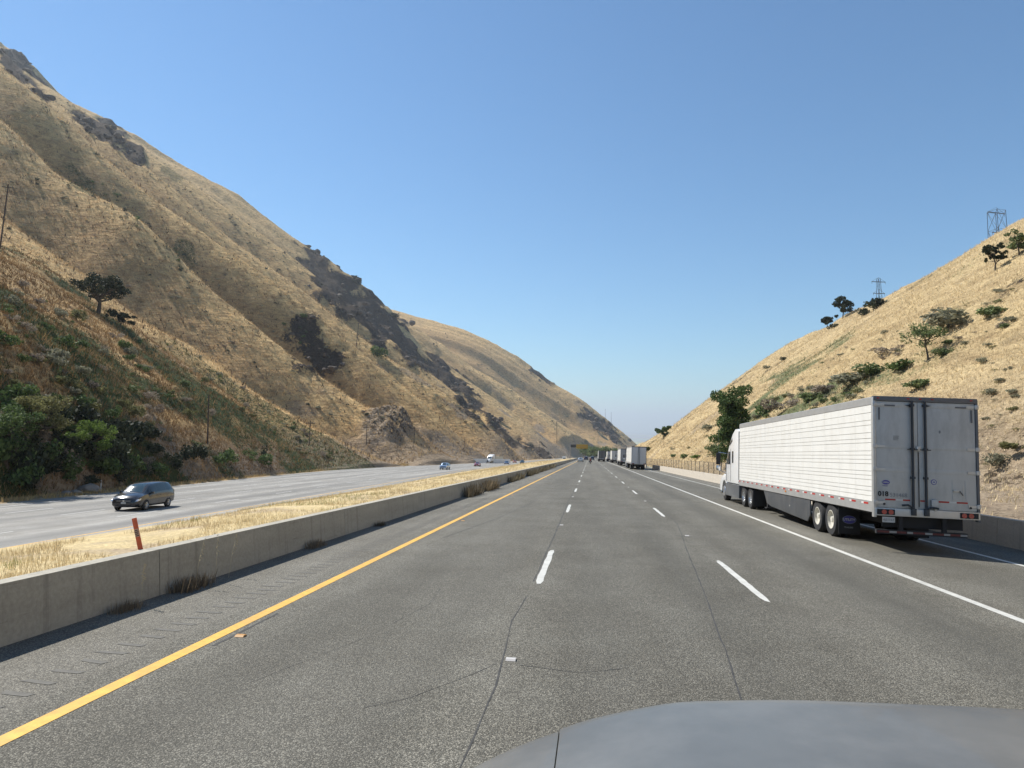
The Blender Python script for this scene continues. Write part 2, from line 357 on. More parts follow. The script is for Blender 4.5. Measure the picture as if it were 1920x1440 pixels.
# ------------------------------------------------------------------ right hill
CREST = [(at_y(x, y, Y), Y) for x, y, Y in [(1920,440,140),(1800,503,165),(1720,540,182),(1640,572,200),(1570,606,225),(1500,652,250),(1440,692,275),(1400,728,300),(1345,775,345),(1290,801,400),(1240,826,480),(1214,846,560)]]
cy_ = np.array([-60, 40, 100] + [Y for _, Y in CREST] + [640]); c0 = CREST[0][0]
cx_ = np.array([c0.x+6, c0.x+4, c0.x+2] + [p.x for p, _ in CREST] + [40]); cz_ = np.array([c0.z+3, c0.z+3, c0.z+1] + [p.z for p, _ in CREST] + [-6])
yr = np.r_[np.arange(-60, 20, 2.5), np.arange(20, 240, 1.15), np.arange(240, 641, 3.)]
nu = 230; u = np.linspace(0, 1, nu)
X = np.zeros((len(yr), nu)); Z = X.copy(); Yg = np.repeat(yr[:, None], nu, 1)
for j, Y in enumerate(yr):
    xc, zc = np.interp(Y, cy_, cx_), np.interp(Y, cy_, cz_); k = max(zc, 1)/55
    fx = 15.5 + 13*ss(90, 20, Y)
    pr = np.array([(12.75, .05), (13.6, .25), (fx, .35+.75*ss(120, 20, Y)), (fx+2.5, 1.5+.6*k), (fx+(xc-fx)*.30, 1.6+zc*.33), (fx+(xc-fx)*.62, zc*.70), (fx+(xc-fx)*.86, zc*.925), (xc, zc), (xc+20, zc+6*k-2), (xc+110, zc+26*k-6), (xc+300, zc+40*k-20)])
    d = np.r_[0, np.cumsum(np.hypot(*np.diff(pr, axis=0).T))]; us = np.interp(u, [0, .12, .78, 1], [0, d[2], d[7]+6, d[-1]])
    X[j] = np.interp(us, d, pr[:, 0]); Z[j] = np.interp(us, d, pr[:, 1])
for _ in range(2): Z[:, 1:-1] = (Z[:, :-2]+2*Z[:, 1:-1]+Z[:, 2:])/4
up = ss(14, 26, X)
Z = Z + up*(1.1*fbm(X/30, Yg/30, 0, 2, 71) + .45*fbm(X/9, Yg/9, 0, 3, 73) + .12*fbm(X/2.2, Yg/2.2, 0, 2, 75))
px, py = pix(np.stack([X, Yg, Z], -1)); I = np.zeros_like(X); EN = fbm(X/7, Yg/7, Z/7, 3, 77)
green = np.clip(.32*fbm(X/14, Yg/9, Z/8, 4, 81) - .02, 0, 1)*up
for e in [(1560,735,190,34,-25),(1440,770,70,30,-20),(1700,700,90,26,-25),(1500,690,110,20,-30),(1780,600,70,14,-20)]: green = np.maximum(green, .55*ell(*e)*(.7+.6*fbm(X/6, Yg/6, Z/6, 2, 83)))
dirt = np.clip(np.maximum(ss(22, 14, X)*ss(130, 60, Yg), ss(36, 26, X)*ss(75, 45, Yg))*.95 + ss(.65, .95, fbm(X/16, Yg/16, 0, 3, 85))*.5, 0, 1)
rock = .8*ss(.5, .8, fbm(X/10, Yg/10, Z/10, 3, 87))*up*.6
V = np.stack([X, Yg, Z], -1).reshape(-1, 3); RF = grid_faces(*X.shape)[:, ::-1]
me = mesh_np('hillside', V, RF, M_hillR); vcol(me, 'mask', np.clip(np.stack([rock, green, dirt], -1), 0, 1).reshape(-1, 3))
hillside = struct(link('hillside', me), label='golden dry-grass hillside rising beyond the fence')
RV, RG = V, green.ravel()
BR = BVHTree.FromPolygons([tuple(v) for v in V], [tuple(f) for f in RF.tolist()])
def hit(x, y, trees=None):
    d = ray(x, y).normalized(); best = None
    for b in (trees or (BL, BR)):
        h = b.ray_cast(Vector((0, 0, CAMH)), d)
        if h[0] is not None and (best is None or h[3] < best[1]): best = (h[0], h[3])
    return best[0] if best else None
def ground_at(x, y, b): h = b.ray_cast(Vector((x, y, 900)), Vector((0, 0, -1))); return h[0].z if h[0] is not None else 0.

# ------------------------------------------------------------------ valley floor (reaches the horizon) and local ground
m, t, b = new_mat('valley_fields'); v = t.coord()
f = t.voro(t.coord((1, .6, 1)), .0011, 'Color'); c = t.mix(.5, t.ramp(t.noise(v, .0007, 4), [(.35, (.16, .17, .09)), (.65, (.33, .28, .18))]), t.mix(.75, f, (.25, .24, .14)))
t.set(b.inputs['Base Color'], c); b.inputs['Roughness'].default_value = 1
gr = [-30000, -12000, -5000, -2000, 0, 2000, 5000, 12000, 30000]
me = mesh_np('valley_plain', [(x, y, -190) for x in gr for y in gr], grid_faces(9, 9)[:, ::-1], m)
valley = struct(link('valley_plain', me), label='flat hazy valley floor beyond the pass'); valley['level'] = 1
M_verge = plain('dry_verge', (.34, .26, .16), .95, vary=.35, scale=1.5, bump=.05, spec=.1)
# ------------------------------------------------------------------ road surfaces
def asphalt(name, lo, hi, speck, tint=(1, 1, 1), bumpd=.012, streaks=()):
    m, t, b = new_mat(name); v = t.coord()
    a = t.noise(v, 70, 3, .6); vo = t.voro(v, 88, 'Distance'); vc = t.sep(t.voro(v, 88, 'Color'))[0]
    patch = t.noise(t.coord((.8, .09, 1)), 1.0, 5, .6); blot = t.noise(v, .55, 5, .62); wide = t.noise(t.coord((.22, .012, 1)), 1.0, 4, .6)
    c = t.ramp(vc, [(0, tuple(x*.55 for x in lo)), (.45, lo), (.75, hi), (1, speck)])
    c = t.mix(t.ramp(vo, [(.3, 0), (.7, .6)]), c, tuple(x*.45 for x in lo))
    c = t.mix(1.0, c, t.ramp(patch, [(.3, (.78, .77, .75)), (.7, (1.1, 1.1, 1.1))]), 'MULTIPLY')
    c = t.mix(1.0, c, t.ramp(blot, [(.3, (.80, .785, .76)), (.7, (1.08, 1.08, 1.08))]), 'MULTIPLY')
    c = t.mix(1.0, c, t.ramp(wide, [(.36, (.78, .775, .76)), (.64, (1.1, 1.09, 1.07))]), 'MULTIPLY')
    # oil-darkened wheel tracks: bands worn along each lane
    sx = t.new('ShaderNodeSeparateXYZ'); t.set(sx.inputs[0], t.attr('lane').outputs['Vector'] if streaks == 'attr' else v)
    for xc, w, amt in ([] if streaks == 'attr' else streaks):
        d = t.math('ABSOLUTE', t.math('SUBTRACT', sx.outputs[0], xc)); f = t.math('MULTIPLY', t.ramp(t.math('DIVIDE', d, w), [(0, 1), (1, 0)]), amt)
        c = t.mix(f, c, tuple(x*.5 for x in lo))
    if streaks == 'attr':
        w = t.math('PINGPONG', t.math('ADD', sx.outputs[0], .15), .5); f = t.ramp(w, [(.12, 0), (.40, .85)])
        c = t.mix(t.math('MULTIPLY', f, t.ramp(t.noise(t.coord((.5, .012, 1)), 1, 4), [(.35, .1), (.62, 1)])), c, tuple(x*.42 for x in lo))
    t.set(b.inputs['Base Color'], c); b.inputs['Roughness'].default_value = .82; b.inputs['Specular IOR Level'].default_value = .3
    n1 = t.bump(t.math('SUBTRACT', 1, vo), .7, bumpd); t.set(b.inputs['Normal'], t.bump(a, .4, bumpd*.6, n1))
    return m
M_asph = asphalt('aggregate_asphalt', (.155, .149, .126), (.275, .263, .223), (.46, .44, .375), streaks=[(5.0, 1.1, .55), (.2, .55, .22), (1.8, .55, .22), (8.3, 1.5, .45), (-2.7, 1.5, .28), (-3.6, .5, .15), (-1.8, .5, .2)])
M_shld = asphalt('shoulder_asphalt', (.185, .176, .150), (.28, .265, .225), (.44, .42, .36))
M_conc = asphalt('worn_concrete_pavement', (.40, .39, .365), (.46, .45, .425), (.53, .52, .49), bumpd=.004, streaks='attr')
M_yel = plain('yellow_line_paint', (.72, .40, .06), .6, vary=.16, scale=9, dirt=(.32, .22, .10), dirt_amt=.55)
M_wht = plain('white_line_paint', (.56, .55, .50), .6, vary=.12, scale=9, dirt=(.30, .29, .26), dirt_amt=.6)
M_faint = plain('worn_lane_paint', (.62, .61, .58), .7, vary=.1, scale=5, dirt=(.46, .45, .42), dirt_amt=.8)
M_crack = plain('tar_crack', (.05, .048, .044), .8, vary=.4)

def bend(Y): return np.where(Y > 520, ((np.asarray(Y, float)-520)/100)**2*1.6, 0.)
def rz(X): return -.02*np.maximum(np.asarray(X, float)-2, 0)
YR_ = np.r_[np.arange(-14, 60, 2.), np.arange(60, 300, 8.), np.arange(300, 861, 20.)]
def strip(name, xs, mat, dz=0, parent=None, ys=YR_, zf=rz, yo=True):
    V = []
    for Y in ys:
        for x in xs: V.append((x+float(bend(Y)), Y, float(zf(x))+dz))
    return link(name, mesh_np(name, V, grid_faces(len(ys), len(xs))[:, ::-1], mat), parent)
road = struct(strip('road', [-4.9, -2, 0, 2, 4, 6, 8, 10.6], M_asph), label='grey asphalt carriageway with four lanes')
shoulder_l = struct(strip('shoulder', [-7.2, -4.9], M_shld), label='paved shoulder beside the median wall')
shoulder_r = struct(strip('shoulder', [10.6, 12.9], M_shld), label='paved shoulder beside the right-hand wall')
strip('edge_line', [-4.60, -4.44], M_yel, .004, road)['label'] = 'solid yellow edge line'
strip('lane_line', [6.35, 6.51], M_wht, .004, road)['label'] = 'solid white line beside the truck lane'
strip('edge_line', [10.12, 10.26], M_wht, .004, road)['label'] = 'solid white right edge line'
def ragged_dash(seed, L):
    r = np.random.default_rng(seed); n = 16; V = []; 
    for i in range(n+1):
        y = L*i/n; e = .5 if i in (0, n) else 1
        V += [(-.062*e + r.normal(0, .006), y + r.normal(0, .03)*(i in (0, n)), 0), (.062*e + r.normal(0, .006), y + r.normal(0, .05)*(i in (0, n)), 0)]
    return mesh_np('lane_dash', V, grid_faces(n+1, 2), M_wht)
DASH = [ragged_dash(s, 4.2) for s in range(4)]
for k in range(30):
    for xx, y0 in ((-.89, 12.1), (2.84, 11.45)):
        Y = y0 + 15.05*k - (15.05 if k == 99 else 0)
        link('lane_dash', DASH[(k*2+(xx > 0)) % 4], road, (xx+float(bend(Y)), Y, float(rz(xx))+.004))
def crack(pts, w, seed, mat=M_crack, name='crack'):
    r = np.random.default_rng(seed); P = []
    for (x0, y0), (x1, y1) in zip(pts[:-1], pts[1:]):
        n = max(2, int(abs(y1-y0)/.35)+int(abs(x1-x0)/.35))
        for i in range(n): P.append((x0+(x1-x0)*i/n, y0+(y1-y0)*i/n))
    P.append(pts[-1]); V = []
    j = np.cumsum(r.normal(0, .005, len(P))); j -= np.linspace(0, j[-1], len(P))
    for i, (x, y) in enumerate(P):
        a = P[min(i+1, len(P)-1)]; c = P[max(i-1, 0)]; d = np.array([a[0]-c[0], a[1]-c[1]]); d /= np.hypot(*d)+1e-9; nrm = np.array([-d[1], d[0]])
        ww = w*(.55+.9*r.random()); o = np.array([x, y]) + nrm*j[i]
        for s in (-1, 1): q = o + nrm*s*ww; V.append((q[0], q[1], float(rz(q[0]))+.003))
    return link(name, mesh_np(name, V, grid_faces(len(P), 2), mat), road)
crack([(-.93, 4.2), (-.92, 5.5), (-.91, 6.8), (-.97, 8.1), (-1.05, 9.4), (-1.0, 11.0)], .007, 1)
crack([(-1.0, 12.3), (-.99, 20), (-1.02, 30), (-1.0, 45)], .012, 2)
crack([(1.30, 5.6), (1.45, 7.05), (1.71, 9.7), (2.18, 14.8), (2.6, 19.5), (3.02, 24), (3.05, 34), (3.0, 50)], .010, 3)
crack([(-2.0, 6.05), (-1.65, 6.35), (-1.2, 7.1), (-1.0, 7.5)], .003, 4); crack([(-.75, 7.5), (-.1, 7.35), (.35, 7.55)], .006, 5)
crack([(-3.3, 6.5), (-3.0, 7.4), (-2.75, 8.2)], .003, 6); crack([(2.5, 20.3), (2.75, 20.0), (3.05, 20.15)], .03, 7)
crack([(-4.35, 7.6), (-4.33, 9.2)], .022, 8); crack([(-2.6, 9.0), (-2.4, 10.2), (-2.5, 11.4)], .003, 9)
crack([(4.0, 26), (3.7, 33), (3.6, 45)], .012, 10); crack([(-3.9, 18), (-3.2, 24), (-2.6, 34)], .012, 12)
M_mark = plain('marker_plastic', (.55, .52, .48), .35, vary=.1); M_marky = plain('amber_marker_plastic', (.55, .30, .10), .35, vary=.1); M_refl = plain('red_reflector', (.35, .06, .05), .2)
def marker(x, y, mat):
    o = MB().prism([(-.05, 0), (.05, 0), (.028, .018), (-.028, .018)], -.055, .055).build('raised_marker', mat, road); o.location = (x, y, float(rz(x))+.004); return o
mk = marker(-.86, 7.65, M_mark); marker(-4.24, 8.04, M_marky)
for k in range(0, 8):
    marker(-.90, 22.1+14.9*k, M_mark); marker(2.82, 20.25+14.9*k, M_mark); marker(-4.24, 22.6+14.6*k, M_marky)
M_rum = plain('worn_groove', (.135, .128, .11), .9, vary=.25)
RG_ = [mesh_np('rumble_groove', [(-.19+.04*s, -.03, 0), (.17, -.05, 0), (.20, .025, 0), (-.15, .04+.01*s, 0)], [(0, 1, 2, 3)], M_rum) for s in range(3)]
for k in range(95): link('rumble_groove', RG_[k % 3], shoulder_l, (-5.28+rng.normal(0, .015), 4.3+.32*k+rng.normal(0, .02), .004), (0, 0, rng.normal(0, .05)))
# ------------------------------------------------------------------ left carriageway
ysl = np.r_[np.arange(-50, 430, 5.), np.arange(430, 1200, 20.)]
def lstrip(name, fr, mat, dz=0, parent=None, ys=ysl, off=0., w=None):
    V = []; A = []
    for Y in ys:
        a, b_ = np.interp(Y, YEL[:, 0], YEL[:, 1]) + 1.9, np.interp(Y, LED[:, 0], LED[:, 1])
        for f in fr:
            x = a + (b_-a)*f if w is None else a - 1.9 - off + (b_-a)*fr[0] + f*w*0
            V.append((x, Y, LZ+dz)); A.append((a-1.9-x)/3.66)
    me = mesh_np(name, V, grid_faces(len(ys), len(fr)), mat); 
    at = me.attributes.new('lane', 'FLOAT_VECTOR', 'POINT'); at.data.foreach_set('vector', np.array([(q, 0, 0) for q in A], np.float32).ravel())
    return link(name, me, parent)
lroad = struct(lstrip('road', [0, .15, .3, .45, .6, .75, .9, 1], M_conc), label='pale worn carriageway for oncoming traffic')
def lline(xo, w, mat, name, y0=-50, y1=1000, frac=None):
    ys = np.arange(y0, y1+.01, 4. if y1-y0 > 10 else 1.05); V = []
    for Y in ys:
        a = np.interp(Y, YEL[:, 0], YEL[:, 1]); e = np.interp(Y, LED[:, 0], LED[:, 1])
        x = a + (e-a)*frac if frac is not None else a-xo
        V += [(x, Y, LZ+.004), (x-w, Y, LZ+.004)]
    return link(name, mesh_np(name, V, grid_faces(len(ys), 2), mat), lroad)
lline(0, .14, M_yel, 'edge_line')
lline(0, .13, M_faint, 'edge_line', frac=.88)
for k in range(44):
    for fr in (.235, .45, .665):
        lline(0, .10, M_faint, 'lane_dash', -10+12.2*k, -10+12.2*k+4.2, frac=fr)
# dirt verge between the carriageway and the slope
V = []
for Y in ysl:
    e = np.interp(Y, LED[:, 0], LED[:, 1])
    for k, dx in enumerate((.25, -.6, -1.6, -3, -6, -9, -12)): V.append((e+dx, Y, LZ-.03+.07*min(k, 2)+.05*float(noise(Y/3, dx, 0, 91))))
lverge = struct(link('verge', mesh_np('verge', V, grid_faces(len(ysl), 7), M_verge)), label='dusty straw-coloured verge at the foot of the mountain')
# median: ground banked up behind the wall, falling to the oncoming carriageway
V = []; A = np.linspace(0, 1, 26); ysm = np.r_[np.arange(-14, 120, 1.2), np.arange(120, 700, 8.)]
for Y in ysm:
    xa = -6.98+float(bend(Y)); xb = np.interp(Y, YEL[:, 0], YEL[:, 1]) + 1.95
    for a in A:
        x = xa + (xb-xa)*a; z = .50 + (LZ+.03-.50)*ss(.12, 1.0, a) + (.05*float(fbm(x/1.6, Y/1.6, 0, 3, 95)))*(a > .03)*(a < .99)
        V.append((x, Y, z))
m, t, b = new_mat('dry_median_grass'); v = t.coord()
c = t.mix(t.ramp(t.noise(v, .7, 5, .65), [(.35, 0), (.65, 1)]), (.60, .47, .245), (.72, .58, .33)); c = t.mix(t.ramp(t.noise(v, .25, 4), [(.62, 0), (.76, .6)]), c, (.40, .37, .17)); c = t.mix(t.ramp(t.noise(v, .45, 5, .65), [(.50, 0), (.62, .85)]), c, (.47, .37, .26))
c = t.mix(1.0, c, t.ramp(t.noise(v, 14, 5, .7), [(.28, (.55, .52, .48)), (.72, (1.25, 1.25, 1.2))]), 'MULTIPLY')
t.set(b.inputs['Base Color'], c); b.inputs['Roughness'].default_value = 1; t.set(b.inputs['Normal'], t.bump(t.noise(v, 14, 5, .7), .8, .06))
MEDV = np.array(V)
median = struct(link('median', mesh_np('median', V, grid_faces(len(ysm), 26), m)), label='median strip covered in dry straw grass')
# ------------------------------------------------------------------ walls and fences
def concrete(name, a, bcol, dark):
    m, t, b = new_mat(name); v = t.coord()
    c = t.mix(t.ramp(t.noise(t.coord((.25, .25, 2)), 1.2, 6, .65), [(.3, 0), (.7, 1)]), a, bcol)
    drip = t.noise(t.coord((1, 2.2, .12)), 1.6, 5, .7); c = t.mix(t.ramp(drip, [(.55, 0), (.75, .6)]), c, dark)
    scuff = t.noise(t.coord((1, .22, 3.5)), 2.0, 6, .7); c = t.mix(t.ramp(scuff, [(.60, 0), (.72, .65)]), c, tuple(x*.5 for x in dark))
    c = t.mix(1.0, c, t.ramp(t.noise(v, 18, 5, .7), [(.3, (.82, .82, .82)), (.7, (1.1, 1.1, 1.1))]), 'MULTIPLY')
    t.set(b.inputs['Base Color'], c); b.inputs['Roughness'].default_value = .9; t.set(b.inputs['Normal'], t.bump(t.noise(v, 25, 5, .65), .35, .01)); return m
M_wall = concrete('weathered_concrete', (.35, .325, .265), (.45, .42, .345), (.16, .145, .115))
M_wallR = concrete('pale_concrete', (.46, .41, .34), (.55, .50, .42), (.30, .26, .21))
def wall(name, prof, ys, L, mat, label, xoff):
    w = thing(name, label, 'wall')
    me = MB().prism(prof, .009, L-.009, 'y').mesh('wall_panel', mat)
    for Y in ys: link('wall_panel', me, w, (xoff(Y), Y, 0))
    return w
wall('median_wall', [(-6.62, -.15), (-6.70, .70), (-6.93, .70), (-6.98, -.15)], np.arange(-14, 560, 8.), 8.0, M_wall, 'low concrete median wall along the yellow line', lambda Y: float(bend(Y+4)))
wall('roadside_wall', [(12.12, -.35), (12.20, .60), (12.45, .60), (12.52, -.35)], np.arange(6, 134, 8.), 8.0, M_wallR, 'pale concrete wall below the wire fence', lambda Y: 0.)
wall('roadside_wall', [(12.12, -.35), (12.20, .60), (12.45, .60), (12.52, -.35)], np.arange(150, 520, 8.), 8.0, M_wallR, 'pale concrete wall continuing past the gap', lambda Y: float(bend(Y+4)))
M_post = plain('fence_steel', (.12, .11, .10), .6, .5); M_rust = plain('rusty_post', (.16, .11, .075), .8)
m, t, b = new_mat('chain_link'); v = t.coord(); sp = t.new('ShaderNodeSeparateXYZ'); t.set(sp.inputs[0], v)
def dia(sgn):
    q = t.math('ADD', t.math('MULTIPLY', sp.outputs[1], 14), t.math('MULTIPLY', sp.outputs[2], 14*sgn)); return t.math('LESS_THAN', t.math('FRACT', t.math('ADD', q, 900)), .13)
t.set(b.inputs['Alpha'], t.math('MAXIMUM', dia(1), dia(-1))); t.set(b.inputs['Base Color'], (.18, .17, .16)); b.inputs['Roughness'].default_value = .6
M_link = m
fence = thing('wire_fence', 'chain-link fence on dark posts behind the roadside wall', 'fence')
pm = MB().tube([(0, 0, 0), (0, 0, 1.75)], .032, 6).mesh('post', M_post)
for k, Y in enumerate(np.arange(44, 400, 3.05)): link('post', pm, fence, (12.72, Y, .02))
MB().tube([(12.72, 44, 1.74), (12.72, 400, 1.74)], .016, 5).build('top_rail', M_post, fence)
MB().add([(12.72, 44, .3), (12.72, 400, .3), (12.72, 400, 1.72), (12.72, 44, 1.72)], [(0, 1, 2, 3)]).build('chain_link', M_link, fence)
pp = thing('fence_post', 'single leaning post standing in the dirt beside the parked-lane trailer', 'post', (17.0, 27.3, .3), (0, .05, 0))
MB().tube([(0, 0, -.3), (0, 0, 1.55)], .035, 6).build('shaft', M_rust, pp); MB().box(-.045, .045, -.045, .045, 1.55, 1.60).build('cap', M_rust, pp)

# orange delineator leaning behind the median wall
M_or = plain('orange_plastic', (.50, .105, .045), .6, vary=.2, scale=12); M_blk = plain('black_decal', (.02, .02, .02), .5); M_decal = plain('white_decal', (.6, .58, .54), .5); M_stk = plain('faded_sticker', (.45, .30, .24), .6)
dl = thing('delineator_post', 'leaning orange marker post behind the median wall', 'marker post', (-7.93, 11.36, .35), (0, -.26, .25))
MB().cbox(-.042, .042, -.008, .008, -.1, .70, .006).build('blade', M_or, dl)
d = MB().box(-.038, .038, -.0105, -.0085, .36, .50).build('sticker', M_stk, dl, label='white sticker with dark lettering')
for k in range(4): MB().box(-.03, .03-.008*(k % 2), -.013, -.0115, .37+.032*k, .387+.032*k).build('lettering', M_blk, d)

# overhead sign on a single pole
M_gal = plain('galvanised_steel', (.30, .30, .30), .5, .6); M_sy = plain('ochre_sign_face', (.42, .27, .035), .6, vary=.06); M_sk = plain('dark_sign_face', (.03, .035, .04), .5)
sg = thing('overhead_sign', 'yellow and black sign panels on a pole arm over the median', 'sign', (-9.2, 318, -.2))
MB().tube([(0, 0, -.5), (0, 0, 8.3)], [.24, .17], 10).build('post', M_gal, sg); MB().tube([(0, 0, 7.2), (8.2, 0, 7.2)], .13, 8).build('arm', M_gal, sg)
yp = MB().cbox(2.9, 8.3, -.22, -.14, 5.5, 7.45, .03).build('sign_panel', M_sy, sg, label='wide ochre yellow sign panel')
MB().box(3.15, 8.05, -.235, -.222, 6.4, 6.46).build('panel_seam', M_gal, yp)
MB().cbox(.3, 2.8, -.22, -.14, 6.0, 7.35, .03).build('sign_panel', M_sk, sg, label='black sign panel')
for px_, py_, ptop, lab in [(1041, 861, 838, 'thin grey lamp pole with single arm beside the oncoming lanes'), (1052, 861, 838, 'grey lamp pole with outstretched arm close to the overhead sign')]:
    p = at_z(px_, 858.5, LZ); Yp = 400. if px_ < 1045 else 420.; q = at_y(px_, 858, Yp); lp = thing('street_lamp', lab, 'street lamp', (q.x, Yp, LZ), group=None)
    hgt = (861-ptop)*Yp/FPX; MB().tube([(0, 0, 0), (0, 0, hgt)], [.12, .07], 8).build('pole', M_gal, lp)
    MB().tube([(0, 0, hgt), (.9, 0, hgt+.25), (2.1, 0, hgt+.2)], .05, 6).build('arm', M_gal, lp); MB().cbox(1.8, 2.6, -.16, .16, hgt+.1, hgt+.26, .04).build('lamp_head', M_decal, lp)

# white panel fence beside the oncoming lanes
M_wf = plain('white_panel', (.80, .80, .78), .6, dirt=(.3, .29, .27))
A_, B_ = at_z(887, 868.3, LZ), at_z(957, 868.6, LZ); L_ = (B_-A_).length; an = math.atan2(B_.y-A_.y, B_.x-A_.x)
wf = thing('panel_fence', 'low white panel fence at the mountain side of the oncoming lanes', 'fence', A_, (0, 0, an)); n_ = 16
for k in range(n_):
    MB().box(k*L_/n_+.06, (k+1)*L_/n_-.06, -.02, .02, .15, 1.9).build('panel', M_wf, wf); MB().box(k*L_/n_-.05, k*L_/n_+.05, -.05, .05, 0, 2.05).build('post', M_wf, wf)

# ------------------------------------------------------------------ utility poles on the mountain, lattice towers on the hill
M_wood = plain('dark_pole_wood', (.075, .055, .042), .9, vary=.3, scale=3)
POLES = [(0,466,15,345,'weathered tall utility pole leaning on the grassy lip above the shrubs'),(389,832,392,740,'bare pale pole standing on the shaded shrubby bank'),(668,650,673,600,'utility pole beside the dark rock outcrop'),(821,712,822,676,'utility pole below the long rock cliff'),
 (687,833,688,797,'utility pole above the raw earth cut'),(580,834,582,789,'utility pole on the brown spur foot'),(776,832,777,801,'utility pole above the rubble bench'),(1011,860,1012,828,'utility pole at the foot of the far spurs'),(1044,830,1044,790,'utility pole on the far mountain flank'),(1135,786,1135,767,'short pole on the far ridge crest'),(1146,796,1146,773,'lower pole on the far ridge crest')]
def upole(P, h, lean, label, arms=True):
    o = thing('utility_pole', label, 'utility pole', P, lean, 'utility poles along the mountain'); r = max(.13, h*.012)
    MB().tube([(0, 0, -.8), (0, 0, h)], [r, r*.65], 8).build('pole', M_wood, o)
    if arms:
        c = MB().box(-1.15, 1.15, -.06, .06, h-.75, h-.62).build('crossarm', M_wood, o)
        for x in (-1, -.45, .45, 1): MB().tube([(x, 0, h-.62), (x, 0, h-.42)], .05, 5).build('insulator', M_gal, c)
for bx, by, tx, ty, lab in POLES:
    h = hit(bx, by, (BL,)) or hit(bx+2, by+6, (BL,))
    if h is None: continue
    top = at_y(tx, ty, h.y); H_ = max(6., top.z-h.z); upole(h, H_, (0, math.atan2(top.x-h.x, H_), .3), lab, bx != 389)
def tower(P, h, wb, wt, arm, label, rot=0., k_=1.):
    o = thing('transmission_tower', label, 'transmission tower', P, (0, 0, rot)); n = 7; lv = [h*(1-(1-i/n)**1.15) for i in range(n+1)]
    W = lambda z: wt+(wb-wt)*max(0, 1-z/(h*.97))
    cor = [(-1, -1), (1, -1), (1, 1), (-1, 1)]
    for sx_, sy_ in cor: MB().tube([(sx_*W(z)/2, sy_*W(z)/2, z) for z in [-2]+lv[1:]], .26*k_, 4).build('leg', M_gal2, o)
    for i in range(n):
        m_ = MB()
        for k in range(4):
            a, c = cor[k], cor[(k+1) % 4]; p0 = lambda q, z: (q[0]*W(z)/2, q[1]*W(z)/2, z)
            m_.tube([p0(a, lv[i]), p0(c, lv[i+1])], .12*k_, 3); m_.tube([p0(c, lv[i]), p0(a, lv[i+1])], .12*k_, 3); m_.tube([p0(a, lv[i+1]), p0(c, lv[i+1])], .12*k_, 3)
        m_.build('lattice_brace', M_gal2, o)
    for z, L in arm:
        z = h+z
        m_ = MB(); m_.tube([(-L/2, 0, z), (L/2, 0, z)], .24, 4); m_.tube([(-L/2, 0, z), (0, 0, z+h*.03), (L/2, 0, z)], .07, 3)
        c = m_.build('crossarm', M_gal2, o)
        for s_ in (-1, 1): MB().tube([(s_*L*.48, 0, z), (s_*L*.48, 0, z-1.3)], .10, 4).build('insulator', M_gal2, c)
M_gal2 = plain('dull_tower_steel', (.10, .11, .12), .6, .2)
def tower_px(tx, ty, Y, h, *a, **k):
    T_ = at_y(tx, ty, Y); g = ground_at(T_.x, Y, BR); tower((T_.x, Y, min(g, T_.z-h*.6)), T_.z-min(g, T_.z-h*.6), *a, **k)
tower_px(1868, 396, 330, 40, 7.5, 5.0, [(-.8, 10.), (-10.5, 6.2)], 'broad lattice power pylon above the golden hill crest', rot=.35, k_=.6)
tower_px(1647, 522, 430, 34, 8.5, 1.6, [(-2.2, 9.0), (-9.5, 7.6)], 'slender tapering lattice power pylon behind skyline shrubs', rot=.2, k_=.42)

# ------------------------------------------------------------------ boulders
M_rock = plain('grey_boulder', (.24, .215, .185), .95, vary=.35, scale=2.2, bump=.08)
def boulder(loc, r, seed, label, mat=M_rock, group=None):
    bm = bmesh.new(); bmesh.ops.create_icosphere(bm, subdivisions=4, radius=1)
    P = np.array([v.co[:] for v in bm.verts]); q = np.random.default_rng(seed)
    for _ in range(9):                                   # facets: slice flat faces off the ball
        n = q.normal(size=3); n /= np.linalg.norm(n); d = .62+.25*q.random(); k = P@n - d; P = P - np.clip(k, 0, None)[:, None]*n*.92
    P *= (1 + .06*fbm(P[:, 0]*3+seed, P[:, 1]*3, P[:, 2]*3, 4, seed))[:, None]
    for v, p in zip(bm.verts, P): v.co = Vector((p[0]*r[0], p[1]*r[1], p[2]*r[2]))
    me = bpy.data.meshes.new('boulder'); bm.to_mesh(me); bm.free(); me.materials.append(mat); me.polygons.foreach_set('use_smooth', [True]*len(me.polygons))
    return tag(link('boulder', me, None, loc), label, 'rock', group)
def vz(px_, py_): p = at_z(px_, py_, LZ+.1); return p
for (px_, py_, r, lab, mt) in [(162,922,(1.25,.8,.62),'large slanted grey boulder on the verge behind the minivan',M_rock),(142,925,(.55,.5,.36),'flat grey rock leaning on the large roadside boulder',M_rock),(124,927,(.5,.4,.3),'small brown rock beside the roadside boulders',M_rock),
   (652,876,(1.5,.8,.5),'broken pale concrete block on the verge',M_wallR),(662,875.6,(1.2,.7,.42),'second flat concrete chunk on the verge',M_wallR),(740,871,(1.5,.9,.62),'rounded pale block below the earth cut',M_wallR),(858,868,(1.2,.8,.5),'white rock at the foot of the rubble bench',M_wallR)]:
    p = vz(px_, py_); boulder((p.x, p.y, LZ+r[2]*.45), r, int(px_), lab, mt)
st = vz(177, 922); sk = thing('marker_stake', 'thin pale stake beside the large roadside boulder', 'stake', (st.x+.3, st.y+.4, LZ)); MB().box(-.05, .05, -.02, .02, -.2, 1.15).build('blade', M_decal, sk); MB().box(-.052, .052, -.025, -.021, .9, 1.1).build('reflector', M_rust, sk)

